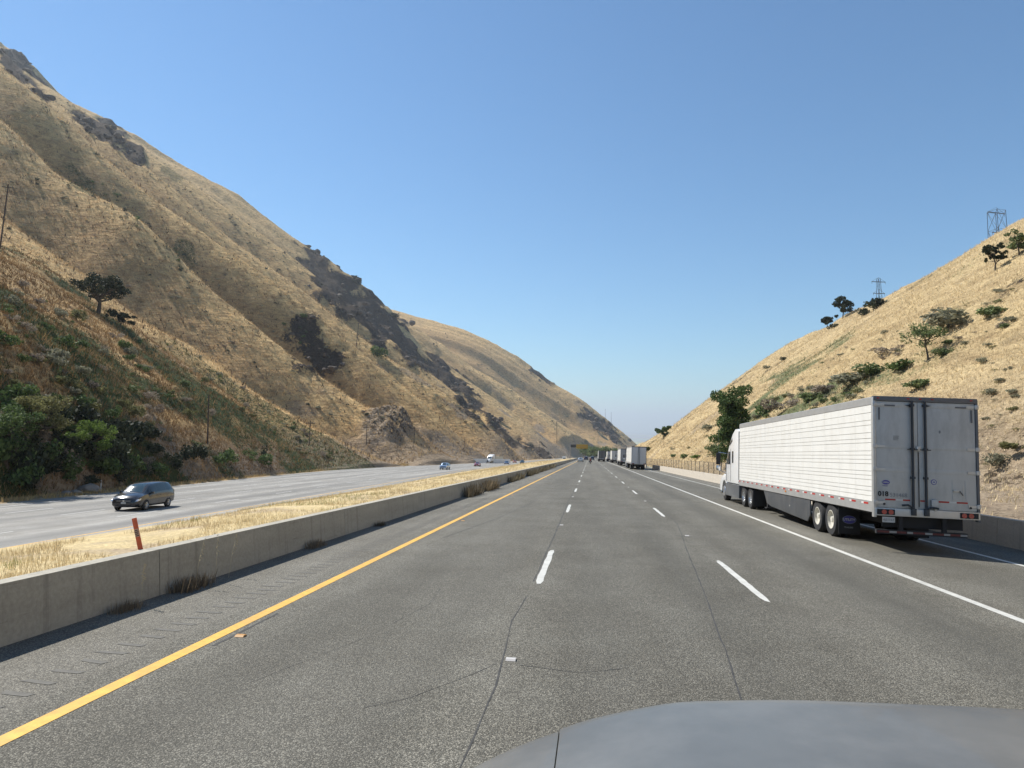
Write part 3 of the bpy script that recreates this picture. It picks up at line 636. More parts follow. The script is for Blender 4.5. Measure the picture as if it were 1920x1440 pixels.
# rocky outcrops: broken blocks set into the mountainside
def chunk_arrays(seed):
    bm = bmesh.new(); bmesh.ops.create_icosphere(bm, subdivisions=2, radius=1); P = np.array([v.co[:] for v in bm.verts]); F = np.array([[v.index for v in f.verts] for f in bm.faces]); bm.free(); q = np.random.default_rng(seed)
    for _ in range(8): n = q.normal(size=3); n /= np.linalg.norm(n); P = P - np.clip(P@n-.5-.25*q.random(), 0, None)[:, None]*n
    return P*(1+.10*q.normal(size=(len(P), 1))*.5), F
CH = [chunk_arrays(i) for i in range(7)]; w_ = np.clip(LROCK-.3, 0, None)*np.clip(200/np.linalg.norm(LV, axis=1), .2, 1.5); ar_ = np.r_[np.hypot(*np.diff(LV[:, [0, 2]], axis=0).T), 1.]; pxl, pyl = pix(LV); w_ *= (pxl > -150)*(pxl < 1300)*np.minimum(ar_, 8); w_ /= w_.sum()
idx = rng.choice(len(LV), 1500, p=w_); vs_, fs_ = [], []; o_ = 0
for k in idx:
    P, F = CH[rng.integers(7)]; d = np.linalg.norm(LV[k]); s_ = (.5+.0045*d)*(.35+1.1*rng.random()**2.2); a = rng.random()*6.28; c, s1 = math.cos(a), math.sin(a); R_ = np.array([[c, -s1, 0], [s1, c, 0], [0, 0, 1]])
    vs_.append((P*np.array([1, .75, .7])*s_)@R_.T + LV[k] + rng.normal(0, 1, 3)*np.array([.8, .8, 0])*s_ - np.array([0, 0, .45*s_])); fs_.append(F+o_); o_ += len(P)
m, t, b = new_mat('outcrop_rock'); v = t.coord(); c = t.mix(t.ramp(t.noise(v, .35, 6, .7), [(.3, 0), (.7, 1)]), (.045, .036, .03), (.17, .135, .10)); t.set(b.inputs['Base Color'], c); b.inputs['Roughness'].default_value = .95; t.set(b.inputs['Normal'], t.bump(t.noise(v, 1.2, 6, .7), .8, .5))
struct(link('rock_outcrop', mesh_np('rock_outcrop', np.concatenate(vs_), np.concatenate(fs_), m, False)), 'stuff', 'broken dark rock blocks breaking through the mountain grass')
# ------------------------------------------------------------------ plants
def leaf_mat(name, dark, light, trans=.25):
    m, t, b = new_mat(name); a = t.attr('tint'); k = t.sep(a.outputs['Color'])
    c = t.mix(k[0], dark, light); c = t.mix(1.0, c, t.ramp(t.noise(t.coord(), 3.0, 2), [(.3, (.8, .8, .8)), (.7, (1.15, 1.15, 1.15))]), 'MULTIPLY')
    t.set(b.inputs['Base Color'], c); b.inputs['Roughness'].default_value = .7; b.inputs['Specular IOR Level'].default_value = .25
    tr = t.new('ShaderNodeBsdfTranslucent'); t.set(tr.inputs[0], c); mx = t.new('ShaderNodeMixShader'); mx.inputs[0].default_value = trans
    t.l.new(b.outputs[0], mx.inputs[1]); t.l.new(tr.outputs[0], mx.inputs[2]); t.l.new(mx.outputs[0], t.n['Material Output'].inputs[0]); return m
LM = {'bright': leaf_mat('bright_leaf', (.07, .12, .022), (.19, .27, .06), .35), 'green': leaf_mat('green_leaf', (.05, .09, .028), (.145, .205, .065)), 'olive': leaf_mat('olive_leaf', (.11, .11, .045), (.28, .27, .11), .35),
      'dark': leaf_mat('dark_oak_leaf', (.022, .032, .018), (.065, .08, .04), .12), 'sage': leaf_mat('grey_sage_leaf', (.17, .17, .115), (.37, .36, .25), .35), 'twig': leaf_mat('dry_brush', (.17, .14, .11), (.37, .31, .24), .35), 'mid': leaf_mat('midgreen_leaf', (.10, .14, .055), (.24, .29, .12))}
M_bark = plain('bark', (.085, .068, .052), .95, vary=.35, scale=5)
def leaves(C, size, r, tint, flat=.0):
    """quads at centres C"""
    n = len(C); a = r.normal(size=(n, 3)); a[:, 2] *= (1-flat); a /= np.linalg.norm(a, axis=1)[:, None]+1e-9; b = np.cross(a, r.normal(size=(n, 3))); b /= np.linalg.norm(b, axis=1)[:, None]+1e-9
    s = (size*(.6+.8*r.random(n)))[:, None]; A, B = a*s*.5, b*s*.32
    V = np.stack([C-A, C+B, C+A, C-B], 1).reshape(-1, 3); F = np.arange(4*n).reshape(-1, 4)
    return V, F, np.repeat(tint, 4)
def blob_points(cs, rs, n, r, shell=.55):
    cs = np.array(cs, float); rs = np.array(rs, float); w = rs.prod(1)**(2/3); w /= w.sum(); k = r.choice(len(cs), n, p=w)
    d = r.normal(size=(n, 3)); d /= np.linalg.norm(d, axis=1)[:, None]; q = (shell + (1-shell)*r.random(n))**.7
    return cs[k] + d*rs[k]*q[:, None], k
def foliage_mesh(name, cs, rs, n, size, mat, seed, zmin=0.):
    r = np.random.default_rng(seed); C, k = blob_points(cs, rs, n, r, .35); C = C[C[:, 2] > zmin]; k = k[:len(C)]
    tint = np.clip(r.normal(.45, .25, len(C)) + r.normal(0, .18, len(cs))[k], 0, 1); V, F, T_ = leaves(C, np.full(len(C), size), r, tint)
    me = mesh_np(name, V, F, mat, False); vcol(me, 'tint', np.stack([T_]*3, 1)); return me
def shrub_mesh(kind, seed, n=420, size=.17):
    r = np.random.default_rng(seed); m_ = r.integers(5, 9); cs = []; rs = []
    for i in range(m_):
        a = r.random()*6.28; d = r.random()**.7*.62; h = .28+.42*r.random()*(1-.5*d); cs.append((d*math.cos(a), d*math.sin(a), h)); q = .2+.2*r.random(); rs.append((q, q, q*(.7+.5*r.random())))
    return foliage_mesh('shrub', cs, rs, n, size, LM[kind], seed, .0)
SHR = {k: [shrub_mesh(k, 100+7*i+hash_, 700 if k in ('bright', 'olive', 'mid') else 520, .15 if k != 'twig' else .12) for i in range(3)] for hash_, k in enumerate(LM)}
def shrub(P, kind, s, label, group, sz=1.0):
    o = link('shrub', SHR[kind][rng.integers(3)], None, (P[0], P[1], P[2]-.08*s), (0, 0, rng.random()*6.28)); o.scale = (s, s, s*sz*(.8+.45*rng.random())); return tag(o, label, 'shrub', group)
def tree(P, h, w, kind, label, seed, name='tree', trunk=.35, nl=9, leaf=.22, n=3200, group=None, lean=(0, 0), crown_low=.35, rot=0, tall=False, gaps=.5):
    r = np.random.default_rng(seed); o = thing(name, label, 'tree', P, (0, 0, rot), group); tr = MB(); tips = []
    x = y = 0.; pts = []; hb = h*(.6 if not tall else .9)
    for i in range(6): f = i/5; pts.append((lean[0]*f*h + r.normal(0, .02)*h*f, lean[1]*f*h + r.normal(0, .02)*h*f, hb*f - (.4 if i == 0 else 0)))
    R0 = trunk*h*.09; tr.tube(pts, [R0*(1-.75*i/5) for i in range(6)], 8)
    for i in range(nl):
        f = crown_low + (1-crown_low)*r.random(); j = min(4, int(f*5)); b0 = Vector(pts[j]).lerp(Vector(pts[j+1]), f*5-j); a = 6.28*i/nl + r.normal(0, .4)
        L = w*.5*(.55+.5*r.random())*(1.0 if not tall else (1.1-.7*f)); up_ = h*(.10+.28*r.random())*(1 if not tall else .6)
        e = b0 + Vector((math.cos(a)*L, math.sin(a)*L, up_)); md = b0.lerp(e, .5) + Vector((r.normal(0, .04)*h, r.normal(0, .04)*h, -.02*h))
        tr.tube([b0, md, e], [R0*.42, R0*.28, R0*.10], 5); tips += [e, b0.lerp(e, .72)+Vector((r.normal(0, .05)*h, r.normal(0, .05)*h, .05*h))]
        for q in range(2):
            e2 = md + Vector((r.normal(0, .16)*w, r.normal(0, .16)*w, h*(.06+.16*r.random()))); tr.tube([md, e2], [R0*.2, R0*.06], 4); tips.append(e2)
    tips.append(Vector(pts[-1])+Vector((0, 0, h*.12))); tr.build('trunk', M_bark, o, True)
    cs = [t_[:] for t_ in tips]; q = gaps*.28*min(w, h*.8)
    rs = [(q*(.6+.7*r.random()),)*2 + (q*(.45+.5*r.random()),) for _ in tips]
    link('crown', foliage_mesh('crown', cs, rs, n, leaf, LM[kind], seed+1, .1*h), o); return o
# --- oak on the lip of the near spur and the bright trees on the shaded bank
def put(px_, py_, b=None): return hit(px_, py_, b)
P = put(184, 588, (BL,)); sc = P.y/FPX
tree(P, 92*sc, 118*sc, 'dark', 'dark gnarled oak on the lip of the near spur', 3, 'oak_tree', .55, 11, .42, 4200, lean=(.06, 0), crown_low=.25, gaps=.55)
P = put(226, 612, (BL,)); tree(P, 36*sc, 46*sc, 'dark', 'low dark oak sapling just downhill from the gnarled oak', 5, 'oak_tree', .4, 7, .38, 1400, crown_low=.1, gaps=.7)
P = put(62, 838, (BL,)); sc = P.y/FPX
tree(P, 122*sc, 135*sc, 'olive', 'pale olive spreading tree with bare lower branches on the shaded bank', 11, 'olive_tree', .45, 12, .16, 7500, crown_low=.3, gaps=.5)
P = put(150, 862, (BL,)); sc = P.y/FPX
tree(P, 84*sc, 98*sc, 'bright', 'bright green leafy bush-like tree beside the pale olive tree', 13, 'leafy_tree', .4, 12, .17, 6500, crown_low=.15, gaps=.62)
P = put(12, 870, (BL,)); sc = P.y/FPX
tree(P, 150*sc, 110*sc, 'green', 'tall dark green tree at the foot of the shaded bank', 14, 'leafy_tree', .4, 12, .18, 6000, crown_low=.12, gaps=.62)
# --- right-hand trees
P = put(1378, 873) ; Yt = 78.; q = at_y(1376, 868, Yt); gz = ground_at(q.x, Yt, BR); hT = at_y(1376, 744, Yt).z - gz
tree((q.x, Yt, gz), hT, 60*Yt/FPX, 'green', 'full green roadside tree behind the truck cab', 21, 'poplar_tree', .35, 22, .24, 15000, crown_low=.04, tall=True, gaps=.8)
q = at_y(1352, 868, 84); tree((q.x, 84, ground_at(q.x, 84, BR)), 3.6, 3.2, 'mid', 'low pale green tree at the side of the full roadside tree', 22, 'sapling_tree', .3, 9, .18, 2600, crown_low=.05, gaps=.7)
for px_, py_, hp, wp, kind, lab, sd, ln in [(1741,674,64,62,'mid','small round-crowned green tree on a thin trunk on the golden slope',31,(-.1,0)),(1580,597,40,36,'dark','dark windblown skyline tree on the hill crest',32,(.08,0)),(1551,614,22,24,'dark','smaller dark skyline tree next to the windblown one',33,(0,0)),
        (1243,823,26,26,'green','small lone tree at the far end of the golden hill',34,(.05,0)),(1866,508,48,34,'dark','half-dead tree with bare upright limbs near the broad pylon',35,(.02,0)),(1912,478,38,30,'mid','leaning sparse tree high on the slope near the broad pylon',36,(-.1,0)),(1214,847,10,16,'green','round tree at the mouth of the pass',37,(0,0))]:
    P = put(px_, py_, (BR,)) or put(px_, py_+4, (BR,)) or put(px_+4, py_+8, (BR,))
    if P is None: continue
    sc = (P-Vector((0, 0, CAMH))).length/FPX*.99; tree(P, hp*sc, wp*sc, kind, lab, sd, 'hillside_tree', .32, 9, max(.18, 3.2*sc), 1500, lean=ln, crown_low=.42 if sd == 31 else .2, gaps=.55 if sd != 35 else .35)
# --- grove at the foot of the far ridge
for k in range(16):
    px_ = 1098+4.4*k+rng.normal(0, 1); Yt = 560+rng.random()*60; q = at_y(px_, 856, Yt); hT = (14+10*rng.random()+(8 if k < 7 else 0))*Yt/FPX
    tree((q.x, Yt, -.9), hT, hT*1.25, 'mid' if k % 3 else 'green', 'leafy tree in the green grove below the far ridge', 50+k, 'grove_tree', .3, 7, .9, 700, group='grove below the far ridge', crown_low=.15, gaps=.75)
# --- single shrubs placed where the photograph shows them
SH = [(710,670,34,'green','round green shrub on the sunlit spur crest'),(568,596,14,'green','small green shrub above the dark outcrop'),(668,534,22,'dark','dark shrub on the skyline above the cliff'),(742,597,18,'dark','dark shrub at the end of the cliff skyline'),(1860,592,44,'mid','dense dark green shrub high on the golden slope'),(1640,583,44,'dark','dark skyline shrubs below the slender pylon'),(1620,592,26,'dark','dark skyline shrub beside the slender pylon clump'),
      (1470,676,16,'dark','dark shrub low on the hill skyline'),(1438,692,16,'sage','grey shrub at the lower hill skyline'),(1560,617,16,'dark','low dark bush below the smaller skyline tree'),(1770,665,30,'mid','green shrub beside the thin-trunked tree'),(1795,610,70,'sage','long grey-green thicket above the thin-trunked tree'),(1665,665,46,'twig','bare grey brush on the open slope'),(1600,720,74,'sage','big grey-green thicket above the trailer roof'),(1550,735,56,'twig','brown-grey brush above the trailer roof'),
      (1520,752,48,'mid','green shrub rising just over the trailer roof'),(1470,770,54,'twig','grey twiggy bush behind the roadside tree'),(1440,775,54,'green','green bush behind the roadside tree'),(1640,700,60,'mid','spreading green shrub on the slope above the trailer'),(1730,725,46,'mid','green shrub above the trailer doors'),(1700,690,50,'green','green patch of brush below the thin-trunked tree'),(1330,805,30,'sage','dark grey bush on the lower slope'),(1285,858,24,'green','round dark bush above the wire fence'),(1310,858,24,'bright','yellow-green bush above the wire fence'),(1262,858,18,'mid','green bush near the far fence'),
      (1345,855,34,'olive','olive bush left of the roadside tree'),(1908,845,40,'olive','olive weed patch right of the trailer'),(1870,870,40,'sage','grey weed patch beyond the trailer rear')]
for px_, py_, wp, kind, lab in SH:
    P = hit(px_, py_) or hit(px_, py_+6)
    if P is None: continue
    sc = (P-Vector((0, 0, CAMH))).length/FPX; shrub(P, kind, wp*sc*.75, lab, None, .9 if P.x < 0 or kind == 'dark' else .62)
def in_poly(x, y, poly):
    c = False; n = len(poly)
    for i in range(n):
        (x0, y0), (x1, y1) = poly[i], poly[i-1]
        if (y0 > y) != (y1 > y) and x < (x1-x0)*(y-y0)/(y1-y0)+x0: c = not c
    return c
STUFF = []
def scatter(poly, n, kinds, smin, smax, label, group, b, sz=1.0, things=0):
    """n shrubs over a slope; the ones that show largest are things, the rest join the low scrub"""
    xs = [p[0] for p in poly]; ys = [p[1] for p in poly]; L_ = []; tries = 0
    while len(L_) < n and tries < n*30:
        tries += 1; x, y = rng.uniform(min(xs), max(xs)), rng.uniform(min(ys), max(ys))
        if not in_poly(x, y, poly): continue
        P = hit(x, y, (b,))
        if P is None or (b is BL and P.x > np.interp(P.y, LED[:, 0], LED[:, 1])-2.4): continue
        s_ = smin+(smax-smin)*rng.random()**1.8; L_.append((s_/P.length, P, s_, kinds[rng.integers(len(kinds))]))
    L_.sort(key=lambda q: -q[0])
    for i, (_, P, s_, kd) in enumerate(L_):
        if i < things: shrub(P, kd, s_, label % NAMES[kd], group % NAMES[kd], sz)
        else: STUFF.append((P, kd, s_, s_*sz*(.8+.45*rng.random()), rng.random()*6.28, rng.integers(3)))
NAMES = {'bright': 'bright green', 'green': 'deep green', 'olive': 'olive', 'dark': 'blackish green', 'sage': 'grey-green', 'twig': 'brown twiggy', 'mid': 'mid green'}
scatter([(0,760),(150,800),(330,830),(470,850),(560,874),(300,900),(0,925)], 120, ['green','dark','dark','twig','dark'], 1.0, 2.8, '%s shrub crowding the foot of the shaded bank', '%s shrubs at the foot of the shaded bank', BL, 1.1, things=75)
scatter([(0,520),(110,560),(300,690),(440,790),(330,825),(0,740)], 110, ['green','mid','olive','twig','sage'], .6, 1.9, '%s shrub on the shaded bank below the near spur lip', '%s shrubs on the shaded bank', BL, things=60)
scatter([(250,640),(340,650),(520,770),(640,860),(590,872),(440,760)], 60, ['twig','green','olive','sage'], .6, 1.6, '%s shrub on the brown foot of the second spur', '%s shrubs on the second spur foot', BL, things=18)
scatter([(130,335),(190,340),(420,520),(380,545),(160,360)], 26, ['green','dark','sage'], 1.0, 2.6, '%s shrub in the upper gully of the mountain', '%s shrubs in the upper gully', BL)
scatter([(0,250),(330,420),(620,640),(760,800),(700,850),(480,700),(200,560),(0,440)], 300, ['twig','sage','dark'], .4, 1.5, '%s scrub dotted over the broad brown spur', '%s scrub on the broad brown spur', BL, things=10)
scatter([(520,600),(560,590),(640,680),(610,695),(540,640)], 16, ['dark','twig','green'], .8, 1.8, '%s scrub clinging to the dark rock outcrop', '%s scrub on the dark outcrop', BL, things=4)
scatter([(240,300),(640,510),(760,640),(900,760),(960,830),(860,800),(640,610),(400,420)], 190, ['dark','sage','twig'], .8, 2.8, '%s scrub along the upper cliffs and gullies', '%s scrub along the upper cliffs', BL)
scatter([(760,600),(880,640),(1000,710),(1120,790),(1100,840),(1000,800),(880,710)], 150, ['sage','twig','dark'], 1.2, 4.0, '%s scrub speckling the far ridge', '%s scrub on the far ridge', BL)
scatter([(60,120),(300,300),(640,520),(700,600),(520,520),(250,360),(40,180)], 130, ['dark','twig','sage'], .8, 2.2, '%s scrub below the mountain skyline', '%s scrub below the skyline', BL)
scatter([(1420,720),(1560,660),(1720,600),(1880,520),(1915,640),(1760,690),(1600,720),(1480,770)], 70, ['sage','mid','sage','twig'], .25, 1.0, '%s low shrub scattered on the open golden slope', '%s low shrubs on the open golden slope', BR, .6, things=25)
scatter([(1250,845),(1345,800),(1430,750),(1640,690),(1640,745),(1400,800),(1340,860)], 80, ['mid','sage','sage','olive'], .3, 1.1, '%s brush on the lower golden slope towards the fence', '%s brush on the lower golden slope', BR, .8, things=25)
scatter([(1842,560),(1918,520),(1918,880),(1842,880)], 26, ['olive','sage','sage'], .3, .9, '%s weed on the golden slope to the right of the trailer', '%s weeds right of the trailer', BR, .6, things=12)

KEYS = list(SHR); vs_, fs_, tc_, mi_ = [], [], [], []; off = 0
for P, kd, s_, sz_, a_, vi in STUFF:
    me0 = SHR[kd][vi]; n0 = len(me0.vertices); co = np.empty(n0*3, np.float32); me0.vertices.foreach_get('co', co); co = co.reshape(-1, 3)[:880]; tc = np.empty(n0*4, np.float32); me0.color_attributes['tint'].data.foreach_get('color', tc)
    ca, sa = math.cos(a_), math.sin(a_); q = np.stack([(co[:, 0]*ca-co[:, 1]*sa)*s_, (co[:, 0]*sa+co[:, 1]*ca)*s_, co[:, 2]*sz_], 1) + np.array(P) - np.array([0, 0, .08*s_])
    n0 = len(co); vs_.append(q); tc_.append(tc.reshape(-1, 4)[:n0, :3]); fs_.append(np.arange(n0).reshape(-1, 4)+off); mi_.append(np.full(n0//4, KEYS.index(kd))); off += n0
me = mesh_np('hillside_scrub', np.concatenate(vs_), np.concatenate(fs_), None, False); vcol(me, 'tint', np.concatenate(tc_))
for k_ in KEYS: me.materials.append(LM[k_])
me.polygons.foreach_set('material_index', np.concatenate(mi_).astype(np.int32)); struct(link('hillside_scrub', me), 'stuff', 'small scrub dotted over the slopes too thick to count')
# ------------------------------------------------------------------ dry grass (uncountable): one object for each slope
m, t, b = new_mat('dry_grass_blade'); a = t.attr('tint'); t.set(b.inputs['Base Color'], a.outputs['Color']); b.inputs['Roughness'].default_value = .8; b.inputs['Specular IOR Level'].default_value = .2
tr = t.new('ShaderNodeBsdfTranslucent'); t.set(tr.inputs[0], a.outputs['Color']); mx = t.new('ShaderNodeMixShader'); mx.inputs[0].default_value = .15
t.l.new(b.outputs[0], mx.inputs[1]); t.l.new(tr.outputs[0], mx.inputs[2]); t.l.new(mx.outputs[0], t.n['Material Output'].inputs[0]); M_blade = m
def tufts(name, P, h, C, label, k=3, w=.10, spread=.5):
    n = len(P); r = rng; Pk = np.repeat(P, k, 0); hk = np.repeat(h, k)*(.55+.7*r.random(n*k)); Ck = np.repeat(C, k, 0)*(.75+.5*r.random((n*k, 1)))
    a = r.random(n*k)*6.28; d = np.stack([np.cos(a), np.sin(a), np.zeros(n*k)], 1); Pk = Pk + d*(hk*spread*r.random(n*k))[:, None]
    b2 = r.random(n*k)*6.28; e = np.stack([np.cos(b2), np.sin(b2), np.zeros(n*k)], 1)*(hk*w)[:, None]
    tip = Pk + d*(hk*(.15+.5*r.random(n*k)))[:, None] + np.stack([0*hk, 0*hk, hk], 1); Pk = Pk - np.array([0, 0, .04])
    V = np.stack([Pk-e, Pk+e, tip], 1).reshape(-1, 3); me = mesh_np(name, V, np.arange(3*n*k).reshape(-1, 3), M_blade, False); vcol(me, 'tint', np.repeat(Ck, 3, 0))
    return struct(link(name, me), 'stuff', label)
def pick(Vv, shape, n, xr, yr_):
    """points on a grid mesh, in proportion to how large each cell shows"""
    Q = Vv.reshape(*shape, 3); A = Q[:-1, :-1]; B, D = Q[1:, :-1], Q[:-1, 1:]; N = np.cross(B-A, D-A); ar = np.linalg.norm(N, axis=-1); ctr = A+.5*(B-A)+.5*(D-A); d2 = (ctr**2).sum(-1)
    x, y = pix(ctr); ok = (x > xr[0]) & (x < xr[1]) & (y > yr_[0]) & (y < yr_[1]) & (ctr[..., 1] > 3); w = (ar/d2*ok).ravel(); w /= w.sum(); k = rng.choice(len(w), n, p=w); i, j = np.divmod(k, shape[1]-1)
    u_, v_ = rng.random((2, n, 1)); P = A[i, j] + (B-A)[i, j]*u_ + (D-A)[i, j]*v_; return P, i*shape[1]+j
P, k = pick(LV, (len(rowsP), NS), 210000, (-260, 1260), (20, 950)); dist = np.linalg.norm(P, axis=1)
f = ss(-.35, .45, fbm(P[:, 0]/12, P[:, 1]/12, P[:, 2]/12, 3, 5))[:, None]; gm = (LGREEN[k] > .35)[:, None] & (rng.random((len(P), 1)) < .45)
C = np.array([.74, .535, .28])*f + np.array([.46, .315, .165])*(1-f); bank = (LI[k] <= 2)[:, None]; C = C*(1-.28*LBRUSH_SHADE[k])[:, None]; C = np.where(bank, C*np.array([.55, .50, .45]), C); dk = (rng.random((len(P), 1)) < .10) & ~bank; C = np.where(dk, np.array([.10, .068, .04]), C); C = np.where(gm, np.array([.065, .075, .026])*(.7+.9*rng.random((len(P), 1))), C)  # flank tufts dimmed as if shaded; dark specks stand in for bush shadows
keep = (LROCK[k] < .45) & ((P[:, 0] < np.interp(P[:, 1], LED[:, 0], LED[:, 1])-1.0) | (P[:, 1] > 850)); hh = np.clip(.26+.0016*dist, .25, .95)*(.6+.7*rng.random(len(P)))*np.where(dk[:, 0], 1.5, 1)
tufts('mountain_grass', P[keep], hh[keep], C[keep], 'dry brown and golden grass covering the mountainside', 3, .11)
P, k = pick(RV, (len(yr), nu), 130000, (1150, 2150), (380, 980)); dist = np.linalg.norm(P, axis=1); f = ss(-.4, .4, fbm(P[:, 0]/9, P[:, 1]/9, P[:, 2]/9, 3, 7))[:, None]
C = np.array([.78, .64, .40])*f + np.array([.70, .565, .34])*(1-f); gm = (RG[k] > .25)[:, None] & (rng.random((len(P), 1)) < .55); C = np.where(gm, np.array([.16, .17, .075])*(.7+.8*rng.random((len(P), 1))), C)
keep = (rng.random(len(P)) < .8) & (P[:, 0] > 13.2 + 4*(rng.random(len(P)) > .5)*(P[:, 1] < 90) + 12*(rng.random(len(P)) > .06)*(P[:, 1] < 58)); hh = np.clip(.14+.0013*dist, .14, .5)*(.6+.7*rng.random(len(P))); tufts('hillside_grass', P[keep], hh[keep], C[keep], 'golden dry grass covering the right-hand hillside', 3, .11)
sh = (len(ysm), 26); P, k = pick(MEDV, sh, 46000, (-200, 1300), (820, 1180)); f = ss(-.4, .4, fbm(P[:, 0]/1.5, P[:, 1]/3, 0, 3, 9))[:, None]
C = np.array([.76, .64, .40])*f + np.array([.62, .50, .30])*(1-f); gm = (fbm(P[:, 0]/3, P[:, 1]/8, 0, 3, 13) > .8)[:, None] & (rng.random((len(P), 1)) < .5); C = np.where(gm, np.array([.33, .33, .13]), C)
kp = fbm(P[:, 0]/2.2, P[:, 1]/4, 0, 3, 17) > -.25; P = P[kp]; C = C[kp]; hh = np.clip(.05+.0017*np.linalg.norm(P, axis=1), .05, .30)*(.5+.9*rng.random(len(P))); tufts('median_grass', P, hh, C, 'straw-yellow dry grass on the median strip', 3, .07, 1.0)
ev = np.stack([np.zeros(9000), rng.random(9000)**1.6*310+20, np.zeros(9000)], 1); ev[:, 0] = np.interp(ev[:, 1], LED[:, 0], LED[:, 1]) - .3 - rng.random(9000)*3.0; ev[:, 2] = LZ+.03
tufts('verge_grass', ev, .12+.0022*ev[:, 1]+.12*rng.random(9000), np.array([.52, .38, .18])*(.7+.5*rng.random((9000, 1))), 'yellow dry grass fringe along the oncoming carriageway', 3, .10)
# weeds and litter caught at the foot of the median wall
def weed(x, y, w, h, n, label, col):
    q = np.stack([x + rng.normal(0, .07, n), y + w*1.2*rng.uniform(-1, 1, n), np.zeros(n)], 1); C_ = np.array(col)*(.6+.8*rng.random((n, 1)))
    o = tufts('weed_clump', q, h*(.35+.8*rng.random(n)), C_, label, 3, .05, .35); del o['kind']; return tag(o, label, 'weeds')
weed(-6.50, 10.6, .36, .21, 300, 'tangled brown weeds at the wall below the orange post', (.27, .21, .14)); weed(-6.47, 9.0, .22, .13, 200, 'low dark weeds at the foot of the nearest wall stretch', (.24, .19, .13))
weed(-6.48, 15.6, .35, .17, 190, 'brown weed tuft halfway along the near wall', (.24, .19, .13)); weed(-6.45, 20.5, .3, .14, 120, 'thin dead weeds further along the wall', (.11, .09, .06))
weed(-6.30, 36.5, 1.6, .55, 330, 'bushy dry weeds spilling from the wall onto the shoulder', (.17, .135, .085)); weed(-6.25, 42.5, 1.8, .60, 330, 'pale dry bush against the wall beyond the spill', (.26, .20, .12))
for k in range(9): weed(-6.35, 54+8.5*k+rng.normal(0, 1.5), 2.2, .5+.2*rng.random(), 130, 'row of dry weeds along the distant median wall', (.20, .165, .10))['group'] = 'weeds along the distant wall'
M_stalk = plain('straw_stalk', (.50, .42, .26), .8)
for k, (x, y, h, lab) in enumerate([(-6.42, 9.25, .62, 'single pale grass stalk at the near wall'), (-6.40, 10.55, .80, 'tall seeded oat stalk left of the tangled weeds'), (-6.40, 11.15, .82, 'seeded oat stalk rising from the tangled weeds'), (-6.38, 11.55, .76, 'leaning oat stalk right of the tangled weeds')]):
    o = thing('grass_stalk', lab, 'grass stalk', (x, y, 0)); lean = .12*(1 if k % 2 else -.6); MB().tube([(0, 0, 0), (.02, lean*.4, h*.6), (.05, lean, h)], [.003, .0025, .0015], 4).build('stem', M_stalk, o)
    for i in range(11):
        f = .58+.42*i/10; a = rng.random()*6.28; c0_ = Vector((.05*f, lean*f, h*f)); c1 = c0_+Vector((.03*math.cos(a), .05*math.sin(a)+.02, -.035)); MB().tube([c0_, c0_.lerp(c1, .5), c1], [.002, .007, .001], 4).build('seed_head', M_stalk, o)
# ------------------------------------------------------------------ vehicle materials and helpers
M_tw = plain('white_trailer_paint', (.74, .735, .70), .38, vary=.03, scale=1.2, dirt=(.52, .49, .43), dirt_amt=.35)
M_door = plain('dusty_white_door', (.52, .515, .49), .5, vary=.05, scale=2, dirt=(.27, .26, .24), dirt_amt=.6)
M_alu = plain('dull_aluminium', (.52, .52, .51), .42, .55, vary=.08, scale=4); M_dal = plain('dark_grey_rail', (.13, .135, .145), .5, .2); M_rod = plain('dark_lock_rod', (.045, .052, .062), .5, .3)
M_rub = plain('tyre_rubber', (.026, .026, .027), .85, vary=.3, scale=10); M_und = plain('dark_chassis', (.022, .022, .024), .8); M_skirt = plain('slate_grey_skirt', (.060, .066, .074), .45, vary=.12, scale=2, dirt=(.16, .15, .14), dirt_amt=.5)
M_red = plain('red_tape', (.42, .025, .02), .4); M_redsh = plain('shaded_red_tape', (.11, .02, .018), .6); M_whsh = plain('shaded_white_tape', (.30, .29, .27), .6); M_wtape = plain('white_tape', (.62, .62, .60), .4); M_rim = plain('cream_steel_rim', (.62, .60, .53), .5, vary=.08, dirt=(.3, .27, .22), dirt_amt=.5); M_rimA = plain('polished_rim', (.60, .60, .60), .25, .8)  # second red and white tape pair: underrun guard's shade mixed into the colour
M_tl = plain('tail_light_lens', (.36, .02, .018), .2, coat=.5); M_amb = plain('amber_lens', (.6, .2, .03), .25); M_ink = plain('black_lettering', (.015, .015, .018), .5); M_grey = plain('faded_grey_lettering', (.22, .23, .24), .6); M_blue = plain('violet_blue_emblem', (.07, .06, .30), .5); M_pl = plain('licence_plate', (.52, .52, .50), .5)
M_cab = plain('white_cab_paint', (.78, .78, .77), .25, vary=.02, coat=.4); M_chrome = plain('chrome', (.72, .72, .72), .12, 1.0); M_fair = plain('dark_grey_fairing', (.12, .13, .145), .3, .2, coat=.3)
m, t, b = new_mat('tinted_glass'); b.inputs['Base Color'].default_value = (.012, .018, .022, 1); b.inputs['Roughness'].default_value = .04; b.inputs['Specular IOR Level'].default_value = .7; M_gl = m
m, t, b = new_mat('windscreen_glass'); b.inputs['Base Color'].default_value = (.03, .055, .07, 1); b.inputs['Roughness'].default_value = .05; b.inputs['Specular IOR Level'].default_value = .8; M_ws = m
m, t, b = new_mat('lamp_lens'); b.inputs['Base Color'].default_value = (.72, .73, .74, 1); b.inputs['Roughness'].default_value = .08; b.inputs['Metallic'].default_value = .5; M_lamp = m
def paint(name, c, metal=.5, rough=.3): return plain(name, c, rough, metal, vary=.03, scale=2, coat=.7, dirt=tuple(x*.8+.05 for x in c), dirt_amt=.25)
